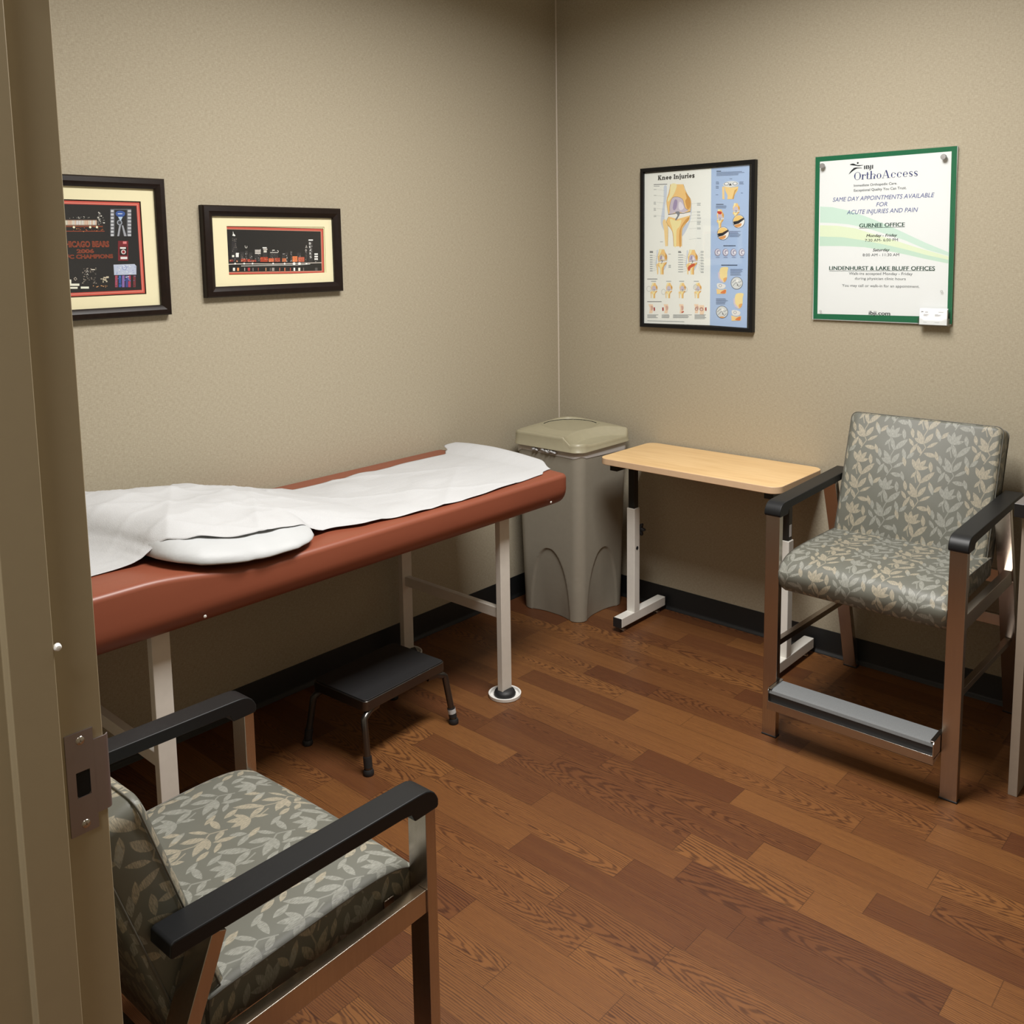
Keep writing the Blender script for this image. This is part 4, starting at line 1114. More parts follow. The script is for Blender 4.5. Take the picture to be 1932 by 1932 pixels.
0 236 190 150 1264,1197 1290,1196 1290,1205 1265,1206
0 236 190 150 1272,1178 1298,1178 1299,1193 1273,1194
3 214 208 200 18,0 4139,1631 4180,1736 4200,1631
3 214 208 200 18,0 4116,1536 4154,1586 4181,1535
0 244 244 240 4279,1900 4476,1899 4478,1942 4281,1942
0 236 234 226 4517,1378 4672,1375 4675,1430 4519,1432
0 236 234 226 4512,1287 4668,1285 4670,1339 4515,1341
0 236 234 226 4508,1196 4663,1194 4666,1248 4511,1251
3 206 196 190 25,0 924,1106 1177,1111 1887,1102 2722,1076 3591,1079 4829,1084
3 236 230 220 17,0 1428,1038 2081,1035 2891,1029 3766,1022 4310,1046
2 240 236 230 1203,1122 35,31
2 240 236 230 1555,1115 36,31
2 240 236 230 1887,1108 36,31
2 240 236 230 2723,1091 37,32
2 240 236 230 3205,1081 38,32
2 240 236 230 3609,1073 60,50
2 240 236 230 3840,1068 61,50
2 240 236 230 4146,1061 40,34
0 236 230 218 1103,877 1185,875 1192,982 1109,984
0 220 140 90 1265,873 1342,871 1348,978 1271,980
0 190 180 176 1548,865 1574,865 1580,972 1554,973
0 170 52 60 1684,862 1775,859 1781,968 1690,970
0 150 140 140 1880,857 1906,856 1912,965 1886,965
0 160 70 60 2091,851 2117,850 2123,960 2097,960
0 206 150 110 2395,843 2428,842 2434,952 2400,953
0 120 110 110 2577,838 2604,838 2610,948 2583,949
0 150 142 138 2658,836 2760,833 2766,944 2664,947
0 190 110 90 2968,828 2999,827 3005,938 2974,939
0 200 120 90 3177,822 3219,821 3225,933 3183,934
0 170 70 60 3419,816 3454,815 3460,928 3425,928
0 228 234 240 3571,812 3641,810 3647,923 3576,925
0 226 220 206 3777,807 3863,804 3868,918 3783,920
0 120 110 108 3989,801 4025,800 4030,914 3994,915
0 84 82 84 4517,787 4628,784 4634,900 4523,902'''
TXT_SKY=[('B', 430.1, 438.1, 175.6, 8.4, (236, 234, 228), 'm'), ('E', 430.2, 438.2, 163.2, 8.4, (236, 234, 228), 'm'), ('A', 430.3, 438.4, 151.0, 8.4, (236, 234, 228), 'm'), ('R', 430.5, 438.5, 138.6, 8.4, (236, 234, 228), 'm'), ('S', 430.6, 438.6, 126.2, 8.5, (236, 234, 228), 'm')]
ART_TEAM='''0 110 44 40 165,720 3765,720 3765,3585 165,3585
0 196 88 78 180,735 3750,735 3750,3570 180,3570
0 214 170 156 235,790 3695,790 3695,3515 235,3515
0 190 80 72 245,800 3685,800 3685,3505 245,3505
0 32 33 37 280,835 3655,835 3655,3475 280,3475
0 120 96 84 969,2828 2368,2841 2381,3024 981,3005
0 240 226 210 984,2857 1009,2858 1018,2984 993,2984
0 226 196 176 1023,2858 1049,2858 1058,2985 1032,2984
0 226 196 176 1062,2858 1088,2858 1097,2985 1072,2985
0 226 196 176 1102,2858 1128,2859 1137,2986 1111,2985
0 240 226 210 1142,2859 1168,2859 1177,2986 1151,2986
0 240 226 210 1181,2859 1207,2860 1216,2987 1190,2986
0 226 196 176 1221,2860 1247,2860 1256,2987 1230,2987
0 226 196 176 1261,2860 1287,2860 1296,2988 1270,2987
0 226 196 176 1301,2860 1327,2861 1336,2988 1310,2988
0 240 226 210 1341,2861 1367,2861 1376,2989 1350,2988
0 226 196 176 1381,2861 1407,2862 1416,2989 1390,2989
0 240 226 210 1421,2862 1448,2862 1457,2990 1430,2990
0 240 226 210 1462,2862 1488,2862 1497,2990 1471,2990
0 226 196 176 1502,2862 1528,2863 1537,2991 1511,2991
0 226 196 176 1542,2863 1569,2863 1578,2992 1552,2991
0 226 196 176 1583,2863 1610,2864 1619,2992 1592,2992
0 240 226 210 1624,2864 1650,2864 1659,2993 1633,2992
0 246 238 226 1664,2864 1691,2864 1700,2993 1673,2993
0 226 196 176 1705,2864 1732,2865 1741,2994 1714,2993
0 246 238 226 1746,2865 1773,2865 1782,2994 1755,2994
0 246 238 226 1787,2865 1814,2866 1823,2995 1796,2994
0 246 238 226 1828,2866 1855,2866 1864,2995 1837,2995
0 240 226 210 1869,2866 1896,2866 1905,2996 1878,2996
0 246 238 226 1911,2866 1938,2867 1947,2996 1920,2996
0 240 226 210 1952,2867 1979,2867 1988,2997 1961,2997
0 226 196 176 1993,2867 2021,2868 2030,2998 2002,2997
0 226 196 176 2035,2868 2062,2868 2071,2998 2044,2998
0 226 196 176 2077,2868 2104,2868 2113,2999 2086,2998
0 240 226 210 2118,2869 2146,2869 2155,2999 2127,2999
0 246 238 226 2160,2869 2187,2869 2197,3000 2169,2999
0 226 196 176 2202,2869 2229,2870 2239,3000 2211,3000
0 240 226 210 2244,2870 2272,2870 2281,3001 2253,3001
0 246 238 226 2286,2870 2314,2870 2323,3001 2295,3001
0 226 196 176 2328,2871 2356,2871 2365,3002 2337,3002
3 120 60 40 37,0 967,2810 2547,2823
3 150 70 50 19,0 957,2670 2593,2678
0 200 110 60 2346,2680 2370,2680 2371,2697 2347,2697
0 120 60 40 2177,2718 2209,2718 2210,2732 2178,2731
0 220 150 90 1935,2658 1964,2658 1965,2676 1937,2676
0 120 60 40 1173,2681 1202,2681 1203,2696 1174,2696
0 120 60 40 1417,2685 1442,2685 1443,2700 1418,2699
0 200 110 60 1799,2741 1830,2741 1831,2755 1800,2755
0 200 110 60 1153,2796 1169,2796 1170,2808 1154,2808
0 120 60 40 1161,2726 1190,2726 1191,2738 1162,2738
0 200 110 60 2523,2718 2549,2718 2550,2737 2524,2737
0 120 60 40 1862,2776 1876,2776 1876,2786 1862,2786
0 120 60 40 1314,2673 1339,2673 1341,2689 1315,2689
0 200 110 60 1165,2777 1184,2777 1184,2789 1165,2789
0 120 60 40 1735,2737 1762,2737 1763,2752 1736,2751
0 120 60 40 1983,2777 2001,2777 2002,2789 1984,2788
0 200 110 60 1080,2715 1108,2715 1109,2725 1081,2724
0 120 60 40 1026,2704 1052,2704 1054,2720 1027,2720
0 200 110 60 2483,2705 2509,2705 2510,2721 2484,2720
0 220 150 90 1739,2736 1770,2736 1772,2755 1741,2755
0 200 110 60 2015,2716 2045,2717 2046,2729 2016,2729
0 200 110 60 2037,2696 2065,2696 2066,2709 2038,2709
0 200 110 60 2273,2698 2286,2698 2287,2709 2273,2709
0 220 150 90 1260,2771 1284,2771 1285,2785 1261,2785
0 200 110 60 980,2666 998,2666 999,2680 981,2680
0 200 110 60 1645,2700 1659,2700 1660,2712 1646,2712
0 120 60 40 1160,2711 1180,2711 1181,2721 1161,2721
0 200 110 60 2383,2741 2405,2741 2406,2755 2384,2755
0 200 110 60 1283,2784 1308,2784 1310,2802 1284,2801
0 120 60 40 2210,2682 2226,2682 2227,2695 2211,2695
0 120 60 40 2511,2759 2528,2759 2529,2777 2512,2777
0 200 110 60 1972,2765 1991,2765 1992,2781 1973,2781
0 120 60 40 1872,2790 1895,2791 1896,2806 1873,2806
0 220 150 90 1346,2676 1362,2676 1363,2688 1347,2687
0 200 110 60 1188,2776 1206,2776 1207,2787 1189,2787
0 200 110 60 2328,2674 2349,2674 2350,2692 2329,2692
0 120 60 40 2192,2689 2219,2689 2219,2699 2193,2698
0 120 60 40 1198,2667 1218,2667 1219,2678 1199,2678
0 200 110 60 2274,2797 2304,2798 2305,2814 2276,2814
0 220 150 90 1856,2714 1870,2714 1871,2729 1857,2729
0 120 60 40 1812,2702 1839,2702 1840,2717 1813,2716
0 120 60 40 1240,2764 1264,2765 1265,2778 1241,2778
2 250 226 196 1672,2794 35,35
2 250 226 196 2159,2798 35,36
2 250 226 196 2365,2800 36,36
2 250 226 196 1121,2790 33,34
2 250 226 196 1329,2792 34,34
0 190 186 180 1773,3066 1792,3067 1793,3079 1774,3078
0 190 186 180 1556,3048 1577,3048 1577,3060 1557,3059
0 190 186 180 1814,3097 1834,3097 1835,3108 1815,3108
0 190 186 180 1991,3102 2006,3102 2007,3116 1992,3116
0 190 186 180 1996,3089 2017,3089 2017,3101 1997,3100
0 190 186 180 2102,3072 2124,3072 2125,3082 2103,3082
0 190 186 180 1830,3058 1848,3058 1849,3074 1831,3074
0 190 186 180 1832,3045 1849,3045 1850,3056 1833,3056
0 190 186 180 1857,3057 1881,3057 1882,3071 1858,3071
0 190 186 180 1815,3066 1836,3066 1837,3079 1815,3079
0 190 186 180 1667,3078 1685,3078 1686,3088 1667,3088
0 190 186 180 1968,3103 1994,3104 1995,3117 1969,3117
0 190 186 180 2134,3085 2161,3085 2162,3096 2135,3096
0 190 186 180 1828,3088 1850,3088 1851,3098 1829,3098
0 190 186 180 1899,3095 1914,3095 1914,3105 1900,3105
0 190 186 180 1978,3054 1995,3054 1996,3065 1979,3065
0 206 202 196 2447,3185 2499,3186 2500,3202 2448,3201
0 120 118 116 2399,2862 2451,2863 2453,2892 2401,2892
0 120 118 116 2462,3039 2497,3040 2498,3059 2464,3058
0 120 118 116 2544,2928 2569,2928 2571,2960 2547,2959
0 206 202 196 2451,3217 2491,3218 2493,3240 2453,3240
0 120 118 116 2386,2951 2425,2951 2426,2971 2387,2971
0 120 118 116 2566,3000 2615,3000 2617,3021 2568,3020
0 120 118 116 2457,3186 2512,3187 2514,3213 2459,3212
0 120 118 116 2554,3073 2585,3074 2587,3102 2556,3102
0 120 118 116 2466,2914 2506,2914 2508,2938 2468,2937
0 120 118 116 2483,3134 2536,3135 2538,3159 2485,3159
0 120 118 116 2395,3096 2426,3096 2428,3123 2397,3123
0 206 202 196 2464,2971 2498,2971 2500,2991 2466,2990
0 206 202 196 2433,2991 2466,2992 2467,3009 2434,3008
0 120 118 116 2395,2913 2438,2913 2439,2931 2396,2931
0 206 202 196 2566,2917 2616,2917 2618,2948 2568,2948
0 206 202 196 2424,3030 2476,3030 2477,3050 2425,3049
0 206 202 196 2430,3231 2458,3231 2460,3261 2432,3260
0 206 202 196 2453,3030 2485,3030 2487,3047 2454,3046
0 120 118 116 2432,3121 2476,3121 2479,3153 2434,3152
0 206 202 196 2398,3069 2450,3069 2452,3103 2400,3102
0 206 202 196 2497,3122 2538,3123 2541,3153 2499,3152
0 90 92 100 2757,2527 3427,2527 3483,3376 2814,3361
0 36 37 42 2893,2527 3282,2527 3336,3339 2948,3331
0 186 188 196 2824,3262 2915,3264 2919,3330 2829,3328
0 176 178 186 3360,3272 3468,3275 3472,3342 3365,3340
0 186 188 196 2817,3157 2908,3159 2912,3225 2821,3223
0 176 178 186 3353,3166 3461,3168 3465,3235 3357,3233
0 186 188 196 2810,3052 2901,3053 2905,3120 2814,3118
0 176 178 186 3346,3060 3454,3061 3458,3129 3350,3127
0 186 188 196 2803,2947 2893,2948 2898,3015 2807,3013
0 176 178 186 3339,2953 3447,2955 3451,3022 3343,3021
0 186 188 196 2796,2842 2886,2843 2891,2909 2800,2908
0 176 178 186 3332,2847 3440,2848 3444,2915 3336,2914
0 186 188 196 2789,2737 2879,2738 2884,2804 2793,2803
0 176 178 186 3325,2740 3433,2741 3437,2809 3329,2808
0 186 188 196 2781,2632 2872,2632 2877,2699 2786,2698
0 176 178 186 3318,2634 3426,2634 3430,2702 3322,2701
0 186 188 196 2774,2527 2865,2527 2870,2593 2779,2593
0 176 178 186 3311,2527 3418,2527 3423,2595 3315,2595
1 58 86 150 2976,3248 3060,3305 3189,3302 3272,3248 3237,3156 3104,3112 2993,3160
0 200 210 226 3039,3205 3182,3208 3184,3230 3040,3227
0 176 196 216 3042,3122 3191,3124 3133,3023 3153,2901 3061,2900 3092,3023
2 140 146 158 3079,2945 86,83
2 60 62 70 3079,2945 51,50
0 150 152 162 2979,2527 3059,2861 3116,2862 3036,2527
0 150 152 162 3195,2527 3139,2862 3188,2862 3273,2527
0 110 34 44 2951,1768 3274,1762 3315,2381 2992,2382
0 28 26 30 3011,1935 3251,1932 3268,2196 3029,2198
0 206 120 124 3141,2289 3257,2289 3262,2365 3146,2365
0 226 222 222 3039,2136 3223,2135 3227,2185 3042,2187
2 206 196 196 3142,2040 75,73
2 140 40 48 3142,2040 46,45
0 214 210 210 3032,1817 3249,1813 3253,1887 3037,1890
0 176 184 206 2800,1651 3472,1656 3527,1593 3510,1323 2798,1330
2 130 140 186 3138,1545 75,73
2 190 196 214 3138,1545 52,51
0 206 210 222 2951,1477 2989,1476 2990,1501 2953,1502
0 206 210 222 3086,1593 3127,1592 3129,1620 3088,1621
0 150 160 196 3227,1515 3255,1514 3257,1540 3229,1541
0 206 210 222 3269,1359 3327,1357 3328,1378 3271,1380
0 206 210 222 3212,1608 3260,1607 3261,1623 3213,1624
0 206 210 222 3058,1391 3085,1390 3086,1408 3059,1408
0 206 210 222 2957,1459 2984,1458 2986,1487 2959,1487
0 150 160 196 3222,1421 3267,1420 3268,1443 3224,1444
0 150 160 196 2858,1351 2908,1350 2910,1379 2860,1381
0 150 160 196 2897,1561 2941,1560 2942,1582 2898,1583
0 206 210 222 3107,1576 3152,1575 3154,1606 3109,1607
0 150 160 196 2867,1377 2914,1376 2915,1394 2868,1395
0 206 210 222 3182,1418 3239,1417 3240,1433 3183,1435
0 206 210 222 3157,1518 3182,1517 3183,1537 3158,1538
0 150 160 196 3135,1465 3180,1463 3182,1486 3136,1487
0 150 160 196 3299,1605 3345,1604 3346,1620 3300,1621
0 150 160 196 3407,1368 3441,1367 3443,1400 3409,1400
0 206 210 222 3304,1573 3342,1572 3344,1598 3306,1599
0 150 160 196 3463,1546 3503,1545 3505,1577 3465,1578
0 206 210 222 3207,1399 3254,1398 3256,1425 3209,1426
0 150 160 196 3222,1558 3256,1557 3258,1588 3224,1588
0 150 160 196 3229,1393 3264,1392 3265,1409 3230,1410
0 206 210 222 3320,1359 3357,1358 3359,1386 3322,1387
0 206 210 222 3284,1589 3317,1588 3319,1618 3286,1619
0 206 210 222 3207,1508 3246,1507 3247,1528 3209,1529
0 150 160 196 3387,1444 3424,1443 3426,1472 3389,1472
0 150 160 196 3112,1543 3170,1542 3172,1567 3114,1568
0 150 160 196 2960,1428 3003,1427 3004,1444 2961,1446
0 150 160 196 2879,1397 2909,1396 2911,1429 2881,1430
0 206 210 222 2998,1534 3035,1533 3037,1562 2999,1563
0 150 70 92 2801,951 2881,948 2906,1313 2826,1315
0 46 84 150 2916,947 2996,944 3021,1309 2940,1312
0 130 100 160 3022,943 3103,939 3128,1306 3047,1308
0 60 70 130 3132,938 3214,935 3238,1303 3157,1305
0 160 60 88 3219,935 3301,932 3325,1300 3244,1302
0 110 50 56 3380,928 3463,925 3487,1295 3405,1298
0 60 40 60 3254,1158 3304,1157 3305,1172 3255,1174
0 90 120 180 3271,1127 3313,1125 3315,1150 3273,1151
0 60 40 60 3234,1122 3270,1120 3272,1147 3236,1149
0 60 40 60 3340,971 3374,969 3375,986 3341,988
0 90 120 180 2951,1251 2999,1250 3001,1278 2953,1279
0 90 120 180 3220,1254 3276,1253 3277,1279 3222,1281
0 90 120 180 3239,1148 3275,1147 3277,1178 3242,1179
0 60 40 60 2929,1041 2976,1039 2978,1066 2931,1068
0 90 120 180 2904,1206 2928,1205 2930,1228 2905,1229
0 90 120 180 3404,1133 3432,1132 3433,1148 3405,1149
0 60 40 60 2893,1150 2940,1148 2941,1164 2895,1166
0 90 120 180 2981,988 3007,987 3009,1018 2983,1019
0 60 40 60 3369,1222 3396,1221 3397,1249 3371,1250
0 60 40 60 2889,1150 2917,1149 2919,1177 2891,1178
0 90 120 180 3216,1190 3264,1188 3266,1221 3218,1222
0 90 120 180 2848,1129 2874,1128 2875,1146 2849,1147
0 206 206 220 3215,1255 3267,1253 3268,1274 3216,1275
0 60 40 60 3396,967 3431,966 3432,990 3397,991
0 206 206 220 3152,1243 3206,1241 3208,1264 3153,1266
0 90 120 180 3439,1265 3485,1263 3486,1280 3440,1281
0 60 40 60 2818,979 2851,978 2853,1005 2820,1006
0 90 120 180 3104,1145 3143,1144 3145,1175 3106,1176
0 190 186 180 1942,1443 1983,1524 2015,1441 1996,1441 1980,1486 1961,1442
0 180 176 170 1935,1350 1975,1415 2009,1348 1990,1349 1973,1387 1954,1350
0 110 104 100 2139,1194 2185,1192 2186,1214 2140,1215
0 150 140 130 2101,1507 2131,1507 2132,1529 2103,1529
0 70 66 66 1934,1420 1972,1419 1974,1442 1935,1443
0 110 104 100 2051,1419 2074,1418 2076,1437 2052,1437
0 150 140 130 2229,1544 2255,1543 2257,1569 2231,1570
0 150 140 130 1827,1422 1855,1421 1857,1449 1829,1450
0 150 140 130 2156,1134 2191,1133 2193,1152 2157,1153
0 110 104 100 2211,1361 2236,1360 2237,1380 2212,1381
0 150 140 130 2072,1527 2114,1526 2115,1548 2073,1549
0 150 140 130 1874,1196 1919,1195 1921,1222 1876,1224
0 150 140 130 1890,1469 1930,1468 1932,1495 1892,1496
0 150 140 130 1961,1236 1989,1236 1990,1255 1963,1256
0 70 66 66 1959,1128 1981,1128 1983,1148 1960,1149
0 150 140 130 1831,1148 1865,1146 1866,1164 1832,1165
0 110 104 100 1940,1281 1981,1280 1983,1297 1942,1298
0 70 66 66 2116,1087 2145,1086 2146,1108 2117,1109
0 70 66 66 1814,1398 1845,1397 1847,1417 1815,1418
0 110 104 100 2230,1502 2259,1501 2260,1523 2232,1523
0 150 140 130 2050,1461 2098,1460 2099,1476 2051,1477
0 70 66 66 1838,1243 1865,1242 1867,1269 1840,1269
0 110 104 100 1861,1535 1899,1534 1900,1549 1862,1550
0 110 104 100 1851,1196 1898,1195 1900,1216 1853,1217
0 150 140 130 1956,1536 1990,1535 1991,1557 1957,1557
0 70 66 66 1991,1250 2039,1249 2041,1274 1993,1276
0 110 104 100 1993,1193 2041,1192 2043,1214 1995,1215
0 70 66 66 2040,1491 2080,1490 2081,1507 2041,1508
0 150 140 130 2204,1086 2239,1085 2241,1105 2205,1106
0 70 66 66 2188,1166 2228,1165 2229,1180 2189,1182
0 150 140 130 1972,1547 2014,1546 2015,1566 1974,1567
0 70 66 66 1885,1357 1924,1356 1926,1383 1887,1384
0 110 104 100 1848,1159 1894,1158 1895,1176 1850,1177
0 110 104 100 2058,1424 2096,1423 2098,1441 2059,1442
0 70 66 66 1997,1469 2025,1468 2027,1487 1998,1488
0 110 104 100 2126,1442 2169,1441 2171,1468 2128,1469
0 150 140 130 2135,1098 2181,1097 2182,1118 2136,1119
0 110 104 100 1952,1484 1991,1482 1992,1504 1953,1505
0 150 140 130 1842,1222 1870,1221 1872,1245 1843,1246
0 110 104 100 2176,1255 2222,1254 2223,1270 2178,1272
0 110 104 100 1914,1424 1945,1423 1947,1446 1915,1447
0 110 104 100 2072,1230 2100,1230 2102,1255 2073,1256
0 110 104 100 2153,1127 2198,1125 2200,1154 2155,1155
0 150 140 130 2074,1260 2102,1259 2103,1278 2075,1279
0 110 104 100 1935,1297 1965,1296 1967,1319 1937,1319
0 150 140 130 1793,1106 1836,1104 1838,1129 1794,1131
0 150 140 130 1849,1303 1894,1302 1896,1324 1850,1326
0 150 140 130 2089,1218 2112,1217 2113,1235 2090,1236
0 70 66 66 2196,1379 2240,1377 2242,1405 2198,1407
0 110 104 100 1932,1511 1963,1510 1965,1529 1933,1530
0 110 104 100 1876,1372 1923,1371 1924,1392 1878,1393
0 70 66 66 2156,1237 2188,1236 2189,1264 2158,1265
0 150 140 120 2449,1177 2530,1174 2532,1206 2451,1208
0 150 140 120 2425,1167 2495,1164 2497,1193 2427,1195
0 190 180 160 2368,1207 2402,1205 2404,1239 2371,1240
0 190 180 160 2424,1199 2491,1197 2492,1223 2426,1225
0 190 180 160 2450,1252 2520,1250 2522,1277 2452,1279
0 190 180 160 2549,1243 2621,1240 2623,1276 2552,1279
0 190 180 160 2541,1266 2623,1263 2625,1295 2543,1297
0 190 180 160 2424,1211 2462,1209 2464,1241 2426,1242
0 150 140 120 2493,1173 2539,1172 2542,1221 2497,1222
0 190 180 160 2474,1242 2527,1240 2529,1265 2476,1267
0 190 180 160 2486,1165 2544,1163 2546,1199 2489,1201
0 190 180 160 2525,1120 2570,1118 2573,1159 2528,1161
0 190 180 160 2421,1113 2458,1111 2461,1148 2423,1149
0 190 180 160 2494,1234 2551,1232 2554,1268 2497,1270
0 214 206 190 2096,1502 2212,1499 2214,1526 2098,1529
0 244 232 210 1394,1115 1474,1112 1482,1234 1403,1237
0 244 232 210 1389,1048 1710,1036 1714,1104 1394,1115
0 244 232 210 1410,961 1650,951 1654,1005 1414,1015
0 244 232 210 1744,952 1989,942 1993,1003 1749,1012
0 244 232 210 1048,1061 1363,1049 1367,1103 1052,1114
0 244 232 210 939,985 1304,970 1308,1024 943,1038
3 200 190 180 14,0 1564,1258 1610,1298 1649,1242 1600,1203 1564,1258
0 220 160 110 2493,960 2512,959 2513,978 2494,978
0 220 160 110 2240,982 2265,981 2266,1001 2241,1002
0 220 160 110 2483,998 2509,997 2510,1013 2484,1014
0 220 160 110 2118,1008 2144,1007 2145,1027 2120,1028
0 220 160 110 2423,981 2452,980 2453,997 2424,998
0 220 160 110 2119,1015 2142,1014 2144,1029 2120,1030
0 220 160 110 2536,989 2554,989 2555,1006 2537,1007
0 220 160 110 2261,994 2293,993 2294,1006 2262,1007
0 220 160 110 2423,987 2450,986 2451,1003 2424,1004
0 220 160 110 2356,1009 2384,1007 2385,1023 2357,1024
0 220 160 110 2234,975 2260,974 2261,992 2235,993
0 220 160 110 2386,1003 2416,1002 2417,1014 2387,1015
0 220 160 110 2362,1002 2383,1001 2384,1015 2363,1016
0 220 160 110 2210,974 2231,974 2232,989 2211,990'''
TXT_TEAM=[('CHICAGO BEARS', 124.9, 270.2, 220.4, 16.9, (178, 84, 58), 'o'), ('2006', 170.3, 222.1, 202.4, 10.8, (178, 84, 58), 'o'), ('NFC CHAMPIONS', 123.5, 279.8, 185.7, 11.4, (178, 84, 58), 'o')]
INK_GAIN = 1.2
def printed(name, art, parent, y, u0=0, clip=None):
    mb = MB(); k = 0
    for line in art.strip().split('\n'):
        kd, cr, cg, cb, *pt = line.split(' '); kind, col = 'PSCLV'[int(kd)], rgb(int(cr), int(cg), int(cb), INK_GAIN)
        p = [tuple(float(q)/1e4 for q in a.split(',')) for a in pt]; polys = []
        if kind in 'LV':
            wd = p[0][0]; p = p[1:]
            if kind == 'V': p = catmull(p, False, 4)
            L, Rr = [], []
            for i, a in enumerate(p):
                b, c = p[max(0, i-1)], p[min(len(p)-1, i+1)]; dx, dy = c[0]-b[0], c[1]-b[1]; l = math.hypot(dx, dy) or 1
                L.append((a[0]-dy/l*wd/2, a[1]+dx/l*wd/2)); Rr.append((a[0]+dy/l*wd/2, a[1]-dx/l*wd/2))
            polys = [[Rr[i], Rr[i+1], L[i+1], L[i]] for i in range(len(p)-1)]
        elif kind == 'C':
            (cx, cy), (a, b) = p; polys = [[(cx + a*math.cos(2*PI*i/20), cy + b*math.sin(2*PI*i/20)) for i in range(20)]]
        else: polys = [catmull(p, True, 3) if kind == 'S' else p]
        k += 1
        for q in polys:
            if sum(q[i-1][0]*q[i][1] - q[i][0]*q[i-1][1] for i in range(len(q))) < 0: q = q[::-1]
            mb.face([(a + u0, y - k*2.2e-6 - 1e-4, b) for a, b in q], col=col)
    return obj(name, mb, M['ink'], parent, smooth=0)

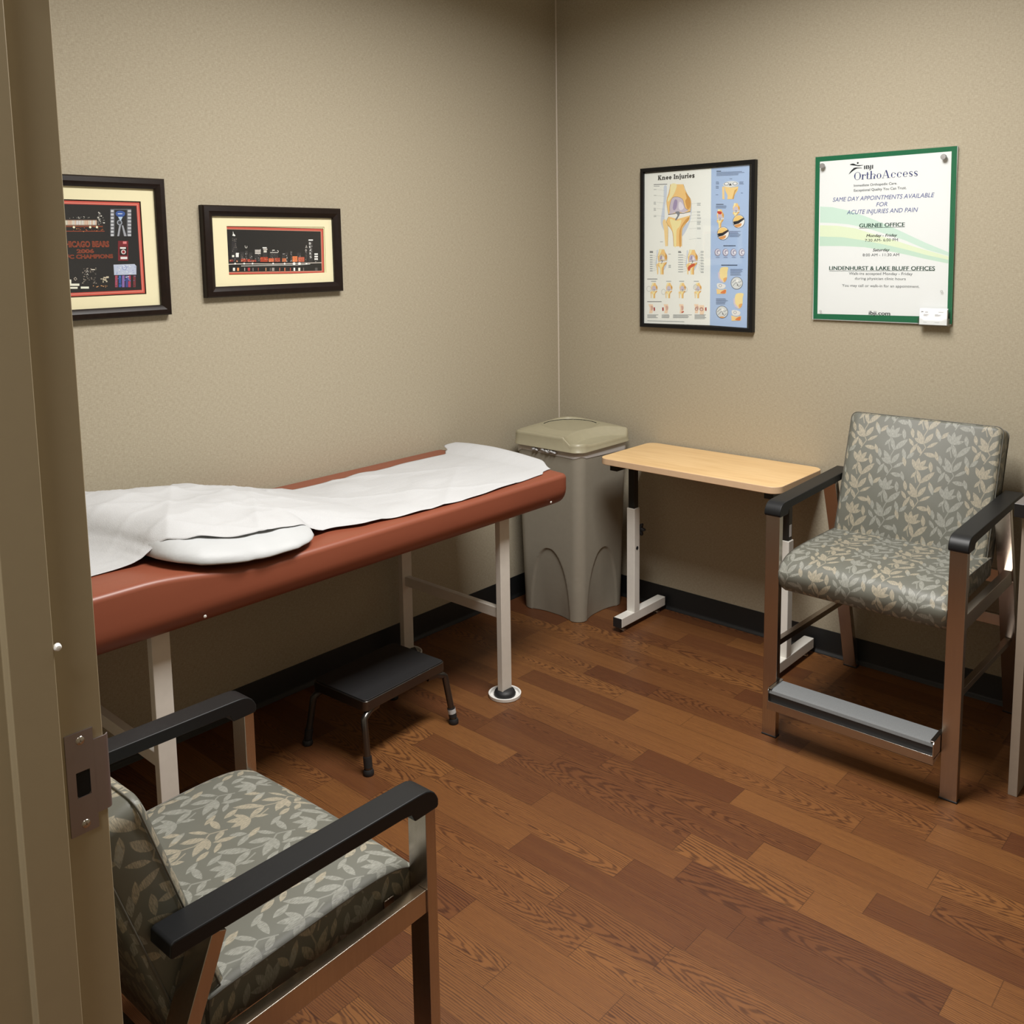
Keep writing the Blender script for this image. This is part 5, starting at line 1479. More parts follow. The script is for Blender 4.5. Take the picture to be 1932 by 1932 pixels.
# serif alphabet for the two headings, drawn as strokes on a unit cap height
def stroke(pts, w): return ('s', pts, w)
def serif_word(word, heavy):
    T, t = (.22, .13) if heavy else (.135, .035)      # thick and thin stroke
    sh = .12 if heavy else .04                         # serif thickness
    out = []; x = 0.
    def bar(x0, y0, x1, y1): out.append([(x+x0, y0), (x+x1, y0), (x+x1, y1), (x+x0, y1)])
    def stem(x0, y0, y1, top=True, bot=True, l=.07):
        bar(x0, y0, x0+T, y1)
        if bot: bar(x0-l, y0, x0+T+l, y0+sh)
        if top == 1: bar(x0-l, y1-sh, x0+T+l, y1)
        if top == 2: bar(x0-l, y1-sh, x0+T, y1)
    def arc(cx, cy, rx, ry, a0, a1, vert=True, n=20):
        for i in range(n):
            q = []
            for a, s in ((a0+(a1-a0)*i/n, 1), (a0+(a1-a0)*(i+1)/n, 1), (a0+(a1-a0)*(i+1)/n, 0), (a0+(a1-a0)*i/n, 0)):
                c, d = math.cos(R(a)), math.sin(R(a)); w = t + (T-t)*c*c
                k = 1. if s else None
                q.append((x+cx+(rx if s else rx-w)*c, cy+(ry if s else ry-max(t, w*.5))*d))
            out.append(q)
    def diag(x0, y0, x1, y1, w): out.append([(x+x0, y0), (x+x0+w, y0), (x+x1+w, y1), (x+x1, y1)])
    xh = .66
    for ch in word:
        if ch == ' ': x += .42; continue
        if ch == 'K': stem(.08, 0, 1); diag(.08+T*.8, .36, .58, .97, t*1.2); diag(.68-T*.2, 0, .30, .58, T*1.05); bar(.46, 1-sh, .88, 1); bar(.52, 0, 1.0, sh); a = 1.02
        elif ch == 'I': stem(.1, 0, 1, l=.1); a = .2+T+.02
        elif ch in 'nh': stem(.06, 0, xh if ch == 'n' else 1.05, 2); arc(.06+T/2+.24, xh-.27, .25+T/2, .27, 0, 150); stem(.30+T/2+T/2-.0, 0, xh-.26, False); a = .30+2*T+.12
        elif ch in 'eco': 
            rx = .27 + (T-.13)*.5; cx = rx+.04
            if ch == 'o': arc(cx, xh/2, rx, xh/2+.01, 0, 360)
            elif ch == 'e': arc(cx, xh/2, rx, xh/2+.01, 0, 318); bar(cx-rx+T*.5, xh/2-t/2, cx+rx-.01, xh/2+t/2)
            else: arc(cx, xh/2, rx, xh/2+.01, 42, 318); out.append([(x+cx+rx*.75+.07*math.cos(R(40*i)), xh*.74+.07*math.sin(R(40*i))) for i in range(9)])
            a = 2*rx+.08
        elif ch == 'i': stem(.06, 0, xh, 2); out.append([(x+.06+T/2+T*.62*math.cos(R(36*i)), .9+T*.62*math.sin(R(36*i))) for i in range(10)]); a = .14+T
        elif ch == 'j': bar(.1, -.1, .1+T, xh); bar(.02, xh-sh, .1+T, xh); arc(.1+T-.16, -.1, .16, .17, -150, 0); out.append([(x+.1+T/2+T*.62*math.cos(R(36*i)), .9+T*.62*math.sin(R(36*i))) for i in range(10)]); a = .16+T
        elif ch == 'u': stem(.06, .26, xh, 2, False); arc(.06+.22+T/2, .26, .22+T/2, .27, 180, 350); bar(.06+.44-T*.1, 0, .06+.44+T*.9, xh); bar(.42, xh-sh, .06+.44+T*.9, xh); bar(.06+.44, 0, .06+.44+T*.9+.07, sh); a = .58+T
        elif ch == 'r': stem(.06, 0, xh, 2); arc(.06+T+.13, xh-.22, .2, .22, 40, 170); out.append([(x+.06+T+.24+.08*math.cos(R(40*i)), xh-.12+.08*math.sin(R(40*i))) for i in range(9)]); a = .34+T
        elif ch == 't': bar(.1, .06, .1+T, .92); bar(0, xh-sh, .34+T*.4, xh); arc(.1+.16+T/2, .14, .16+T/2, .15, 180, 330); a = .36+T*.5
        elif ch == 's':
            w2 = .38 + (T-.13)
            P_ = [(w2, xh*.78), (w2*.8, xh*.95), (w2*.45, xh*.97), (w2*.14, xh*.82), (w2*.2, xh*.62), (w2*.55, xh*.48), (w2*.9, xh*.32), (w2*.86, xh*.12), (w2*.5, .02), (w2*.18, .06), (.02, xh*.22)]
            C_ = catmull(P_, False, 3)
            for i in range(len(C_)-1):
                (ax, ay), (bx, by) = C_[i], C_[i+1]; dx, dy = bx-ax, by-ay; l = math.hypot(dx, dy) or 1; m_ = (i+.5)/(len(C_)-1); ww = (t*1.3 + (T*.95-t)*math.exp(-((m_-.5)/.2)**2))/2
                out.append([(x+.05+ax-dy/l*ww, ay+dx/l*ww), (x+.05+ax+dy/l*ww, ay-dx/l*ww), (x+.05+bx+dy/l*ww, by-dx/l*ww), (x+.05+bx-dy/l*ww, by+dx/l*ww)])
            a = w2+.12
        elif ch == 'O': arc(.42, .5, .40, .52, 0, 360, n=32); a = .86
        elif ch == 'A': diag(.06, 0, .40, 1.02, t*1.2); diag(.72-T*.3, 0, .37, 1.02, T*1.1); bar(.2, .32, .62, .32+t); bar(-.02, 0, .24, sh); bar(.54, 0, .96, sh); a = .94
        x += a + (.05 if not heavy else .06)
    return out

def lettering(parent, y, spec, u0=0):
    body, ua, ub, v, cap, colr, style = spec
    ua, ub, v, cap = ua/1000 + u0, ub/1000 + u0, v/1000, cap/1000
    mb = MB(); col = rgb(*colr, INK_GAIN); 
    if style in ('serif', 'slab'):
        ps = serif_word(body, style == 'slab'); xs = [p[0] for q in ps for p in q]; x0, x1 = min(xs), max(xs)
        for i, q in enumerate(ps):
            q = [(ua + (a-x0)/(x1-x0)*(ub-ua), v + b*cap) for a, b in q]
            if sum(q[i-1][0]*q[i][1] - q[i][0]*q[i-1][1] for i in range(len(q))) < 0: q = q[::-1]
            mb.face([(a, y - 1e-5*(i % 7), b) for a, b in q], col=col)
    else:
        cu = bpy.data.curves.new('t', 'FONT'); cu.body = body; cu.size = 1; cu.resolution_u = 3
        cu.offset = .030 if style == 'o' else -.004
        if 'i' in style: cu.shear = .22
        to = bpy.data.objects.new('t', cu); COL.objects.link(to); dg = bpy.context.evaluated_depsgraph_get()
        me = bpy.data.meshes.new_from_object(to.evaluated_get(dg)); bpy.data.objects.remove(to); bpy.data.curves.remove(cu)
        xs = [w.co.x for w in me.vertices]; x0, x1 = min(xs), max(xs); kx = (ub-ua)/(x1-x0); ky = cap/.70
        wt = {'b': (-.026, 0, .026), 'bi': (-.02, 0, .02), 'm': (-.010, .010)}.get(style, (0,))   # heavier weights are struck side by side
        for n_, dx in enumerate(wt):
            for p in me.polygons:
                mb.face([(ua + (me.vertices[i].co.x-x0+dx)*kx, y - n_*4e-6, v + me.vertices[i].co.y*ky) for i in p.vertices], col=col)
        if style == 'o':                                    # outlined capitals: dark core inside an orange edge
            cu = bpy.data.curves.new('t', 'FONT'); cu.body = body; cu.size = 1; cu.offset = -.012; cu.resolution_u = 3
            to = bpy.data.objects.new('t', cu); COL.objects.link(to); dg = bpy.context.evaluated_depsgraph_get()
            m2 = bpy.data.meshes.new_from_object(to.evaluated_get(dg)); bpy.data.objects.remove(to)
            for p in m2.polygons:
                mb.face([(ua + (m2.vertices[i].co.x-x0)*kx, y-2e-5, v + m2.vertices[i].co.y*ky) for i in p.vertices], col=rgb(34, 30, 30))
    o = obj('lettering', mb, M['ink'], parent, smooth=0)
    o['label'] = 'printed words ' + body.replace('&', 'and') if style not in ('b',) or body != 'IBJI' else 'printed capital letters of the heading'
    return o

def mitred(w, h, fw, prof):
    """picture frame: prof = list of (inset 0..fw, depth y); four mitred rails as one ring"""
    mb = MB(); rings = []
    for d, y in prof: rings.append([(d, y, d), (w-d, y, d), (w-d, y, h-d), (d, y, h-d)])
    rings.append(rings[0]); mb.loft(rings, cap0=False, cap1=False); return mb

# skyline picture and team picture on the left wall
def picture(name, label, loc, w, h, art, txt, mat_in, u0, opening):
    t = thing(name, label, 'picture', loc, R(90))
    fw = mat_in
    obj('frame', mitred(w, h, fw, [(0, 0), (0, -.022), (.004, -.027), (fw*.55, -.030), (fw*.8, -.026), (fw, -.020), (fw, -.006), (fw, 0)]), M['frame'], t, smooth=30)
    obj('backing_board', MB().box(.004, w-.004, -.006, -.001, .004, h-.004), M['frame'], t)
    pr = printed('print', art, t, -.0085, u0)
    for s in txt: lettering(pr, -.0094, s, u0)
    # mat board with a window
    a, b, c, d = opening
    mm = MB(); y0, y1 = -.0115, -.0100; i = fw - .004
    mm.box(i, a, y0, y1, i, h-i); mm.box(b, w-i, y0, y1, i, h-i); mm.box(a, b, y0, y1, i, c); mm.box(a, b, y0, y1, d, h-i)
    obj('mat_board', mm, M['mat'], t, smooth=0)
    obj('glass', MB().box(fw-.003, w-fw+.003, -.0175, -.016, fw-.003, h-fw+.003), M['glass'], t, smooth=0)
    return t
picture('framed_picture', 'smaller dark framed photo of a city skyline at night, beside the room corner', (.0005, -1.8865, 1.5035), .569, .309, ART_SKY, TXT_SKY, .036, 0, (.0935, .500, .071, .240))
picture('framed_picture', 'larger dark framed football souvenir picture, half hidden by the door jamb', (.0005, -2.531, 1.4565), .517, .434, ART_TEAM, TXT_TEAM, .033, .061, (.077, .440, .0695, .3615))

# knee chart on the back wall
t = thing('framed_poster', 'black framed knee injuries chart on the wall above the small table', 'poster', (.494, -.0005, 1.2955))
obj('frame', mitred(.555, .7015, .016, [(0, 0), (0, -.023), (.0015, -.025), (.0145, -.025), (.016, -.023), (.016, -.010), (.016, 0)]), M['blackframe'], t, smooth=30)
obj('backing_board', MB().box(.003, .552, -.010, -.001, .003, .6985), M['blackframe'], t)
pr = printed('print', ART_KNEE, t, -.0115)
for s in TXT_KNEE: lettering(pr, -.0135, s)
obj('glass', MB().box(.014, .541, -.0175, -.016, .014, .6875), M['glass'], t, smooth=0)

# clinic sign: printed sheet between clear acrylic sheets
t = thing('wall_sign', 'green bordered clinic sign with printed opening hours on the wall above the tall chair', 'sign', (1.297, -.0005, 1.3555))
W_, H_ = .521, .634
obj('back_panel', MB().box(.004, W_-.004, -.0095, -.001, .004, H_-.004), M['card'], t, smooth=0)
pr = printed('print', ART_SIGN, t, -.0105)
for s in TXT_SIGN: lettering(pr, -.0112, s)
obj('acrylic_cover', MB().box(0, W_, -.0175, -.0125, 0, H_), M['acrylic'], t, smooth=0)
for u, v in ((.0347, .5952), (.476, .5954)):
    k = obj('standoff_knob', MB().lathe([(.0075, 0), (.0075, .004), (.0095, .0045), (.0098, .011), (.0088, .0128), (.0001, .0130)], n=24), M['knob'], t); k.rotation_euler = (R(90), 0, 0); k.location = (u, -.0176, v)
for u, v in ((.0391, .0378), (.4852, .1236)):
    k = obj('screw_hole', MB().loft([[((r)*math.cos(2*PI*i/16), r*math.sin(2*PI*i/16), z) for i in range(16)] for r, z in ((.0028, 0), (.0028, .0006), (.004, .0006), (.004, 0))], cap0=False, cap1=False), M['knob'], t); k.rotation_euler = (R(90), 0, 0); k.location = (u, -.0176, v)
hd = MB(); hx0, hx1 = .4125, .5185
hd.box(hx0, hx1, -.0205, -.018, .000, .058); hd.box(hx0, hx1, -.040, -.0205, .000, .003)
cur = [(hx0, .003), (hx1, .003), (hx1, .028), (hx1-.012, .027), (hx1-.022, .020), (hx0+.022, .020), (hx0+.012, .027), (hx0, .028)]
hd.prism(cur, 'y', -.040, -.0378); hd.box(hx0, hx0+.002, -.0378, -.0205, .003, .028); hd.box(hx1-.002, hx1, -.0378, -.0205, .003, .028)
obj('card_holder', hd, M['acrylic'], t, smooth=0)
CX, CZ = 1.297 + (hx0+hx1)/2, 1.3555
for k in range(6):
    yy = -.0005 - .0345 + k*.0019
    c = obj('business_card', MB().box(-.0475, .0475, -.0006, .0006, .0035, .059 + .0006*k), M['card'], None, smooth=0, loc=(CX, yy, CZ))
    if k == 0:
        setp(c, 'front white business card with printed lines in the clear holder on the clinic sign', 'card', 'business cards in the clear holder')
        art = ['0 226 226 230 -470,40 470,40 470,585 -470,585'] + ['0 80 88 96 %d,%d %d,%d %d,%d %d,%d' % (a, b, a+w, b, a+w, b+7, a, b+7) for a, b, w in ((-280, 500, 90), (-280, 486, 110), (-280, 470, 100), (180, 500, 190), (180, 486, 150), (-330, 410, 190), (-330, 394, 150), (-330, 378, 170), (-330, 362, 120), (-330, 346, 140), (60, 410, 110), (60, 394, 220), (60, 378, 180), (60, 362, 200), (60, 346, 140), (-330, 120, 120), (60, 120, 160))]
        art += ['4 48 56 64 12,0 -420,500 -390,515 -360,500 -330,508', '4 48 56 64 12,0 -420,470 -390,492 -350,488']
        printed('print', '\n'.join(art), c, -.0008)
    else: setp(c, 'white business card tucked behind the front card in the clear holder', 'card', 'business cards in the clear holder')
# ------------------------------------------------------------------ upholstered chairs
def make_chair(name, label, loc, rotz, zs, za, zr, yfoot, hip, AL, yb, zb0):
    t = thing(name, label, 'chair', loc, rotz)
    HX = .2875                                  # leg centre line
    def glide(leg, x, y):
        obj('foot_glide', MB().box(x-.0265, x+.0265, y-.014, y+.014, 0, .006), M['black'], leg, bevel=.002)
    zb = za - .026
    for s in (-1, 1):
        x = s*HX
        lg = obj('leg', MB().box(x-.0245, x+.0245, .006, .031, .005, zb-.018), M['steel'], t, bevel=.0015)
        glide(lg, x, .0185)
        k = (yfoot - .545) / zr
        path = [(x, yfoot, .005), (x, .545, zr-.025), (x, .458, zb+.010)]
        lg = obj('leg', MB().bar(path, .0245, .0125), M['steel'], t, bevel=.0015)
        glide(lg, x, yfoot)
        obj('side_rail', MB().box(x-.0125 + s*.008, x+.0125 + s*.008, .031, .532, zr-.046, zr), M['steel'], t, bevel=.0015)
        # armrest: long pad, front end turned down over the leg
        prof = [(AL-.008, za+.014), (AL-.002, za+.011), (AL, za-.008), (AL-.004, za-.012), (.090, zb-.001), (.068, zb-.004), (.060, zb-.020), (.004, zb-.020), (.0005, zb-.015), (.0005, zb-.004), (.004, za-.022), (.010, za-.013), (.019, za-.006), (.031, za-.0015), (.048, za)]
        obj('armrest', MB().prism(prof, 'x', x-.0285, x+.0285), M['arm'], t, bevel=.006, seg=3, smooth=60)
        if hip:
            obj('stretcher', MB().bar([(x, .031, .318), (x, .60, .300)], .010, .010), M['steel'], t, bevel=.001)
    obj('cross_rail', MB().box(-HX+.02, HX-.02, .525, .545, zr-.052, zr-.006), M['steel'], t, bevel=.0015)
    obj('cross_rail', MB().box(-HX+.02, HX-.02, .075, .098, zr-.046, zr-.004), M['steel'], t, bevel=.0015)
    if hip: obj('cross_rail', MB().box(-HX+.02, HX-.02, .600, .618, .345, .385), M['steel'], t, bevel=.0015)
    # seat cushion: rounded front roll, flat sides with a welt
    hw = .262
    pr = [(.475, zs-.075), (.475, zs-.012), (.465, zs-.003), (.40, zs), (.30, zs+.003), (.18, zs+.004), (.11, zs), (.065, zs-.010), (.036, zs-.026), (.021, zs-.048), (.016, zs-.070), (.020, zs-.090), (.030, zs-.112), (.055, zs-.122), (.12, zs-.084)]
    pr = catmull([(a-.017, b) for a, b in pr], False, 3)
    xs = [-hw, -hw+.004, -hw+.014, -.20, -.1, 0, .1, .20, hw-.014, hw-.004, hw]
    mb = MB(); cyc = (.25, zs-.05)
    def shp(p, x):
        e = max(0, (abs(x)-(hw-.014))/.014); k = 1 - .05*e*e
        crown = -.006*(x/hw)**2 if p[1] > zs-.05 else 0
        return (x, cyc[0] + (p[0]-cyc[0])*(1-.02*e*e), cyc[1] + (p[1]-cyc[1])*(1-.10*e*e) + crown)
    arc = [0]
    for a, b in zip(pr, pr[1:]): arc.append(arc[-1] + math.hypot(a[0]-b[0], a[1]-b[1]))
    vs, uvs, fs = [], [], []
    for x in xs:
        for p, a in zip(pr, arc): vs.append(shp(p, x)); uvs.append((x + 3*.232 + .05, -a + 4.0))
    n = len(pr)
    for i in range(len(xs)-1):
        for j in range(n-1): fs.append((i*n+j, i*n+j+1, (i+1)*n+j+1, (i+1)*n+j))
    mb.add(vs, fs, uvs=uvs)
    for x in (-hw, hw):
        ring = [shp(p, x) for p in pr]; mb.face(ring if x < 0 else ring[::-1], uv=[((p[1]*1 + 2), p[2] + .3) for p in (ring if x < 0 else ring[::-1])])
    mb.face([shp(pr[-1], xs[0]), shp(pr[0], xs[0]), shp(pr[0], xs[-1]), shp(pr[-1], xs[-1])], uv=[(0,0),(0,.3),(.5,.3),(.5,0)])
    seat = obj('seat', mb, M['fabric'], t, smooth=40)
    for x in (-hw, hw):
        ring = [shp(p, x*.999) for p in pr[2:-6]]
        obj('piping', MB().tube([(p[0] + (-.0006 if x < 0 else .0006), p[1], p[2]) for p in ring], .0016, 8), M['piping'], seat, smooth=60)
    # back cushion: leaning slab with rounded top
    bw, H, th, lean = .254, .400, .095, math.atan2(.128, .400)
    mb = MB()
    out = rrect(-bw, bw, -.06, H, .022, 5)
    rings = []
    for yy, ins in ((0, .012), (.003, .005), (.010, .0015), (.02, 0), (th-.016, 0), (th-.006, .003), (th, .012)):
        rings.append([(x*(1-ins/bw), yy - (.006*(1-(x/bw)**2) if yy < .001 else 0), (z-.2)*(1-ins/.25)+.2) for x, z in out])
    mb.loft(rings)
    c_, s_ = math.cos(lean), math.sin(lean)
    o = obj('backrest', mb, M['fabric'], t, smooth=50, boxuv=True)
    uvl = o.data.uv_layers[0]
    for d in uvl.data: d.uv = (d.uv[0] + 1.01, d.uv[1] + .62)
    Mx = Matrix.Translation((0, yb, zb0)) @ Matrix.Rotation(-lean, 4, 'X')
    o.data.transform(Mx)
    for yy in (.012, th-.012):
        ring = [Mx @ Vector((x*1.002, yy, z*1.001)) for x, z in [q for q in out if q[1] > -.05]]
        # up one side, over the top, down the other
        side = sorted([q for q in out if q[1] > -.059], key=lambda q: math.atan2(q[0], q[1] - .1))
        path = [(-bw, -.05)] + side + [(bw, -.05)] if side[0][0] < 0 else side
        obj('piping', MB().tube([Mx @ Vector((x*1.003, yy, z*1.001)) for x, z in path], .0016, 8), M['piping'], o, smooth=60)
    return t

chair = make_chair('patient_chair', 'leaf patterned armchair at the front left beside the door jamb, seen from its side', (1.357, -2.423, 0), PI + R(2), .522, .668, .468, .570, False, .540, .412, .497)
hip = make_chair('hip_chair', 'tall leaf patterned armchair with a metal footrest in front of the back wall', (1.795, -.746, 0), 0, .640, .812, .572, .705, True, .590, .428, .664)
fr = MB(); fx = .262
fr.box(-fx, fx, -.058, .032, .148, .152); fr.box(-fx, fx, -.060, -.0575, .132, .160); fr.box(-fx, fx, .030, .033, .148, .196)
for s in (-1, 1):
    x0 = s*fx; a, b = min(x0, x0 - s*.003), max(x0, x0 - s*.003); fr.prism([(-.060, .132), (.033, .148), (.033, .204), (-.052, .204), (-.060, .196)], 'x', a, b)
    a, b = min(x0, x0 - s*.012), max(x0, x0 - s*.012); fr.box(a, b, -.056, .033, .2015, .204)
foot = obj('footrest', fr, M['chrome'], hip, bevel=.0006)
tr = MB().prism([(-.046, .152), (.028, .152), (.028, .2005), (-.044, .2005), (-.053, .196), (-.056, .186)], 'x', -fx+.0035, fx-.0035)
obj('tread', tr, [M['tread'], M['black']], foot, bevel=.0015)
ob = bpy.data.objects['tread']
for p in ob.data.polygons:
    if p.normal.z < .25 and abs(p.normal.x) < .9: p.material_index = 1
for s in (-1, 1):
    for z in (.165, .188):
        b = obj('bolt', MB().lathe([(.0055, 0), (.0055, .003), (.003, .0045), (.0001, .0045)], n=6), M['chrome'], foot); b.rotation_euler = (0, R(90)*-s, 0); b.location = (s*(fx-.003), -.012, z)

# ------------------------------------------------------------------ examination table
bed = thing('exam_table', 'rust red padded examination table on cream steel legs along the left wall', 'exam table', (.36, -1.74, 0))
BX0, BX1 = .014, .716; Y0, Y1 = -.832, -2.70       # foot end, head end (world)
def bed_top(y): return .816 + .042*sstep(-2.12, -2.50, y)
def bed_ring(y, ins=0., k=1.):
    zt, zb = bed_top(y) - ins*.6, .683 + ins*.5
    x0, x1 = BX0 + ins, BX1 - ins; p = []
    r1, r2 = .017, .068
    zt2 = zt - .009
    for cx, cz, r, a0, a1, n in ((x1-r1, zt2-r1, r1, 90, 0, 6), (x1-r2, zb+r2, r2, 8, -90, 8), (x0+r2, zb+r2, r2, -90, -188, 8), (x0+r1, zt2-r1, r1, 180, 90, 6)):
        for i in range(n+1):
            a = R(a0 + (a1-a0)*i/n); p.append((cx + r*math.cos(a), cz + r*math.sin(a)))
    for i in range(1, 8):                                # crowned top
        f = i/8; p.append((x0+r1 + (x1-x0-2*r1)*f, zt2 + .009*math.sin(PI*f)**.6))
    return [(a - .36, y + 1.74, b) for a, b in p]
st = [(Y0-.0, .008), (Y0-.002, .004), (Y0-.007, .001), (Y0-.03, 0)]
ys = [Y0 - .03 - (Y0-Y1-.06)*i/60 for i in range(1, 60)]
st = st + [(y, 0) for y in ys] + [(Y1+.03, 0), (Y1+.010, .0015), (Y1+.003, .005), (Y1, .012)]
pad = obj('pad', MB().loft([bed_ring(y, i) for y, i in st]), M['vinyl'], bed, smooth=50)
for y in (-.925, -2.335):
    s_ = obj('tack', MB().lathe([(.0045, 0), (.004, .002), (.0001, .003)], n=10), M['cup'], pad); s_.rotation_euler = (0, R(100), 0); s_.location = (.712-.36, y+1.74, .714)  # white colour stands in for the glint on a shiny tack
for x in (.632, .088):
    for y in (-1.108, -2.425):
        lx, ly = x-.36, y+1.74
        lg = obj('leg', MB().box(lx-.0125, lx+.0125, ly-.0255, ly+.0255, .012, .705), M['cream'], bed, bevel=.002)
        obj('rubber_foot', MB().lathe([(.030, .0045), (.040, .006), (.041, .012), (.036, .022), (.024, .028), (.018, .029)], (lx, ly, 0)), M['black'], lg, smooth=50)
        cup = MB().lathe([(.056, 0), (.060, .002), (.061, .013), (.058, .0145), (.055, .013), (.053, .0042), (.0001, .0042)], (lx, ly, 0), 40)
        obj('floor_cup', cup, M['cup'], lg, smooth=40)
for y in (-1.108, -2.425):
    obj('stretcher', MB().box(.10-.36, .621-.36, y+1.74-.0125, y+1.74+.0125, .300, .338), M['cream'], bed, bevel=.0015)

# pillow in a white cover, under the paper
def superq(u, v, a, b, c, e1, e2):
    f = lambda w, e: math.copysign(abs(w)**e, w)
    return (a*f(math.cos(v), e1)*f(math.cos(u), e2), b*f(math.cos(v), e1)*f(math.sin(u), e2), c*f(math.sin(v), e1))
PX, PY, PA = .396, -2.165, .336
def pb(x, y): return .245 if y > PY else .262 + .17*sstep(.56, .12, x)
def pad_z(x, y):
    f = min(1, max(0, (x-BX0-.017)/(BX1-BX0-.034))); return bed_top(y) - .009 + .009*max(0, math.sin(PI*f))**.6
def pil_h(x, y):
    """top of the pillow above the pad"""
    u, v = (x-PX)/PA, (y-PY)/pb(x, y)
    r = (abs(u)**3.1 + abs(v)**3.1)
    if r >= 1: return 0
    return (.087 - .020*v - .026*u)*(1-r)**.5*(1 + .05*math.sin(9*u+4*v) + .04*math.sin(13*v-5*u))
mb = MB(); vs, fs = [], []
NU, NV = 72, 26
def ppt(r, a, up):
    cx, sy = math.cos(a), math.sin(a); k = (abs(cx)**3.1 + abs(sy)**3.1)**(-1/3.1); corner = 1 + .04*abs(math.sin(2*a))**3 + (.006*math.sin(19*a) + .004*math.sin(31*a+1))*r**3
    B_ = pb(PX + PA*cx*k, PY + sy); x, y = PX + PA*cx*k*r*corner, PY + B_*sy*k*r*corner
    base = pad_z(x, y) + .0035
    e = .018*(1-r**6)**.5 if r < 1 else 0
    if up: return (x, y, base + .020 + pil_h(PX + PA*cx*k*r, PY + pb(PX + PA*cx*k*r, PY + sy)*sy*k*r)*.965 + .006*math.sin(14*a)*r*(1-r)*2)
    return (x, y, base + .020 - .020*(1-r**3)**.5)
ring_r = [math.sin(PI/2*i/NV) for i in range(1, NV+1)]
top = [[ppt(r, 2*PI*k/NU, True) for k in range(NU)] for r in ring_r[::-1]]
botm = [[ppt(r, 2*PI*k/NU, False) for k in range(NU)] for r in ring_r[:-1]]
mb.loft(botm + top)
pillow = obj('pillow', mb, M['pillow'], None, smooth=180); setp(pillow, 'white covered pillow lying under the paper on the examination table', 'pillow')
pillow.location = (PX, PY, .80); pillow.data.transform(Matrix.Translation((-PX, -PY, -.80)))

# exam paper running along the table and over the pillow
def paper_edges(y):
    near = [(-.80, .640), (-.835, .645), (-.90, .667), (-1.1, .680), (-1.3, .692), (-1.55, .684), (-1.75, .662), (-1.87, .630), (-1.95, .640), (-2.05, .668), (-2.2, .676), (-2.32, .655), (-2.42, .600), (-2.56, .588), (-2.70, .590)]
    far = [(-.80, .062), (-.835, .050), (-.87, .100), (-.92, .138), (-1.3, .138), (-1.6, .136), (-1.85, .128), (-2.1, .120), (-2.70, .118)]
    def ev(t):
        for (a, u), (b, v) in zip(t, t[1:]):
            if b <= y <= a: f = sstep(a, b, y); return u + (v-u)*f
        return t[-1][1] if y < t[-1][0] else t[0][1]
    return ev(far), ev(near)
def cover(x, y):
    u, v = (x-PX)/PA, (y-PY)/pb(x, y); r = abs(u)**3.1 + abs(v)**3.1
    if r < 1: return .0262 + pil_h(x, y)
    return .0262*math.exp(-max(0, (r**.3226 - 1)*.28 - .012)/.03)
def smooth_h(x, y):
    h = 0; w = 0
    for dx in (-.03, 0, .03):
        for dy in (-.05, -.025, 0, .025, .05):
            k = math.exp(-(dx*dx + dy*dy)/.0016); h += k*cover(x+dx, y+dy); w += k
    return max(h/w, cover(x, y))
SLOPE = {}
def paper_z(x, y, f):
    h = smooth_h(x, y)
    if y > -2.2:                                       # pulled straight from the pillow down to the pad
        yt = -1.66
        q = int(round(x*1000))
        if q not in SLOPE: SLOPE[q] = max((cover(x, yt - .015*k)/(.015*k), yt - .015*k) for k in range(5, 34))
        sl, ys_ = SLOPE[q]
        if ys_ <= y < yt: h = max(h, sl*(yt-y)*(.97 - .75*sstep(.80, 1, f)))
    zz = pad_z(x, y) + .0022 + h*1.005
    wr = .0045*(math.sin(18*x + 9*y + 2*math.sin(5*y)) + .7*math.sin(31*y - 12*x + 1.3))*sstep(-.83, -1.0, y)*math.exp(-((y+1.55)/.35)**2)
    wr += .0028*math.sin(24*x+7*y)*math.exp(-((y+1.15)/.3)**2) + .004*math.sin(40*x + 22*y)*(1 if h > .02 else 0)*.6
    cr = lambda p: 1 - 2*abs((p % 1.) - .5)
    pk = min(1, h/.06)*.0042*(cr(2.1*x + 3.7*y)**6 + cr(5.3*x - 2.2*y + .3)**8 + .7*cr(9*x + 3*y + .6)**6)
    pk += .0055*sstep(-.95, -1.2, y)*(cr(1.3*x + 1.1*y + .2)**10 + .7*cr(3.1*x - 1.7*y + .55)**12)*(1 if h < .05 else .3)
    zz += max(0, wr*(h + .25*(1-min(1, h/.02)))/(h + .25)) + pk
    curl = sstep(-.90, -.80, y)
    zz += curl*(.020*(1-f)**1.2 + .016*math.sin(PI*f)**.7)
    return zz
NX, NY = 70, 420
mb = MB(); vs, fs = [], []
for i in range(NY+1):
    y = -.785 - (2.69-.785)*i/NY
    a, b = paper_edges(y)
    for j in range(NX+1):
        f = j/NX; x = a + (b-a)*f
        yy = y - (.0 + .05*max(0, f-.86)/.14*0)*1
        e_ = sstep(-1.0, -.785, y)*(.008*f + .045*sstep(.84, 1, f)); vs.append((x, yy - e_, paper_z(x, yy - e_, f)))
for i in range(NY):
    for j in range(NX): a = i*(NX+1)+j; fs.append((a, a+1, a+NX+2, a+NX+1))
mb.add(vs, fs)
pp = obj('exam_paper', mb, M['paper'], None, smooth=180); setp(pp, 'strip of white crepe paper spread over the pillow and the examination table', 'paper')
pp.data.transform(Matrix.Translation((-.36, 1.74, -.80))); pp.location = (.36, -1.74, .80)
sm = pp.modifiers.new('thick', 'SOLIDIFY'); sm.thickness = .0007; sm.offset = 1

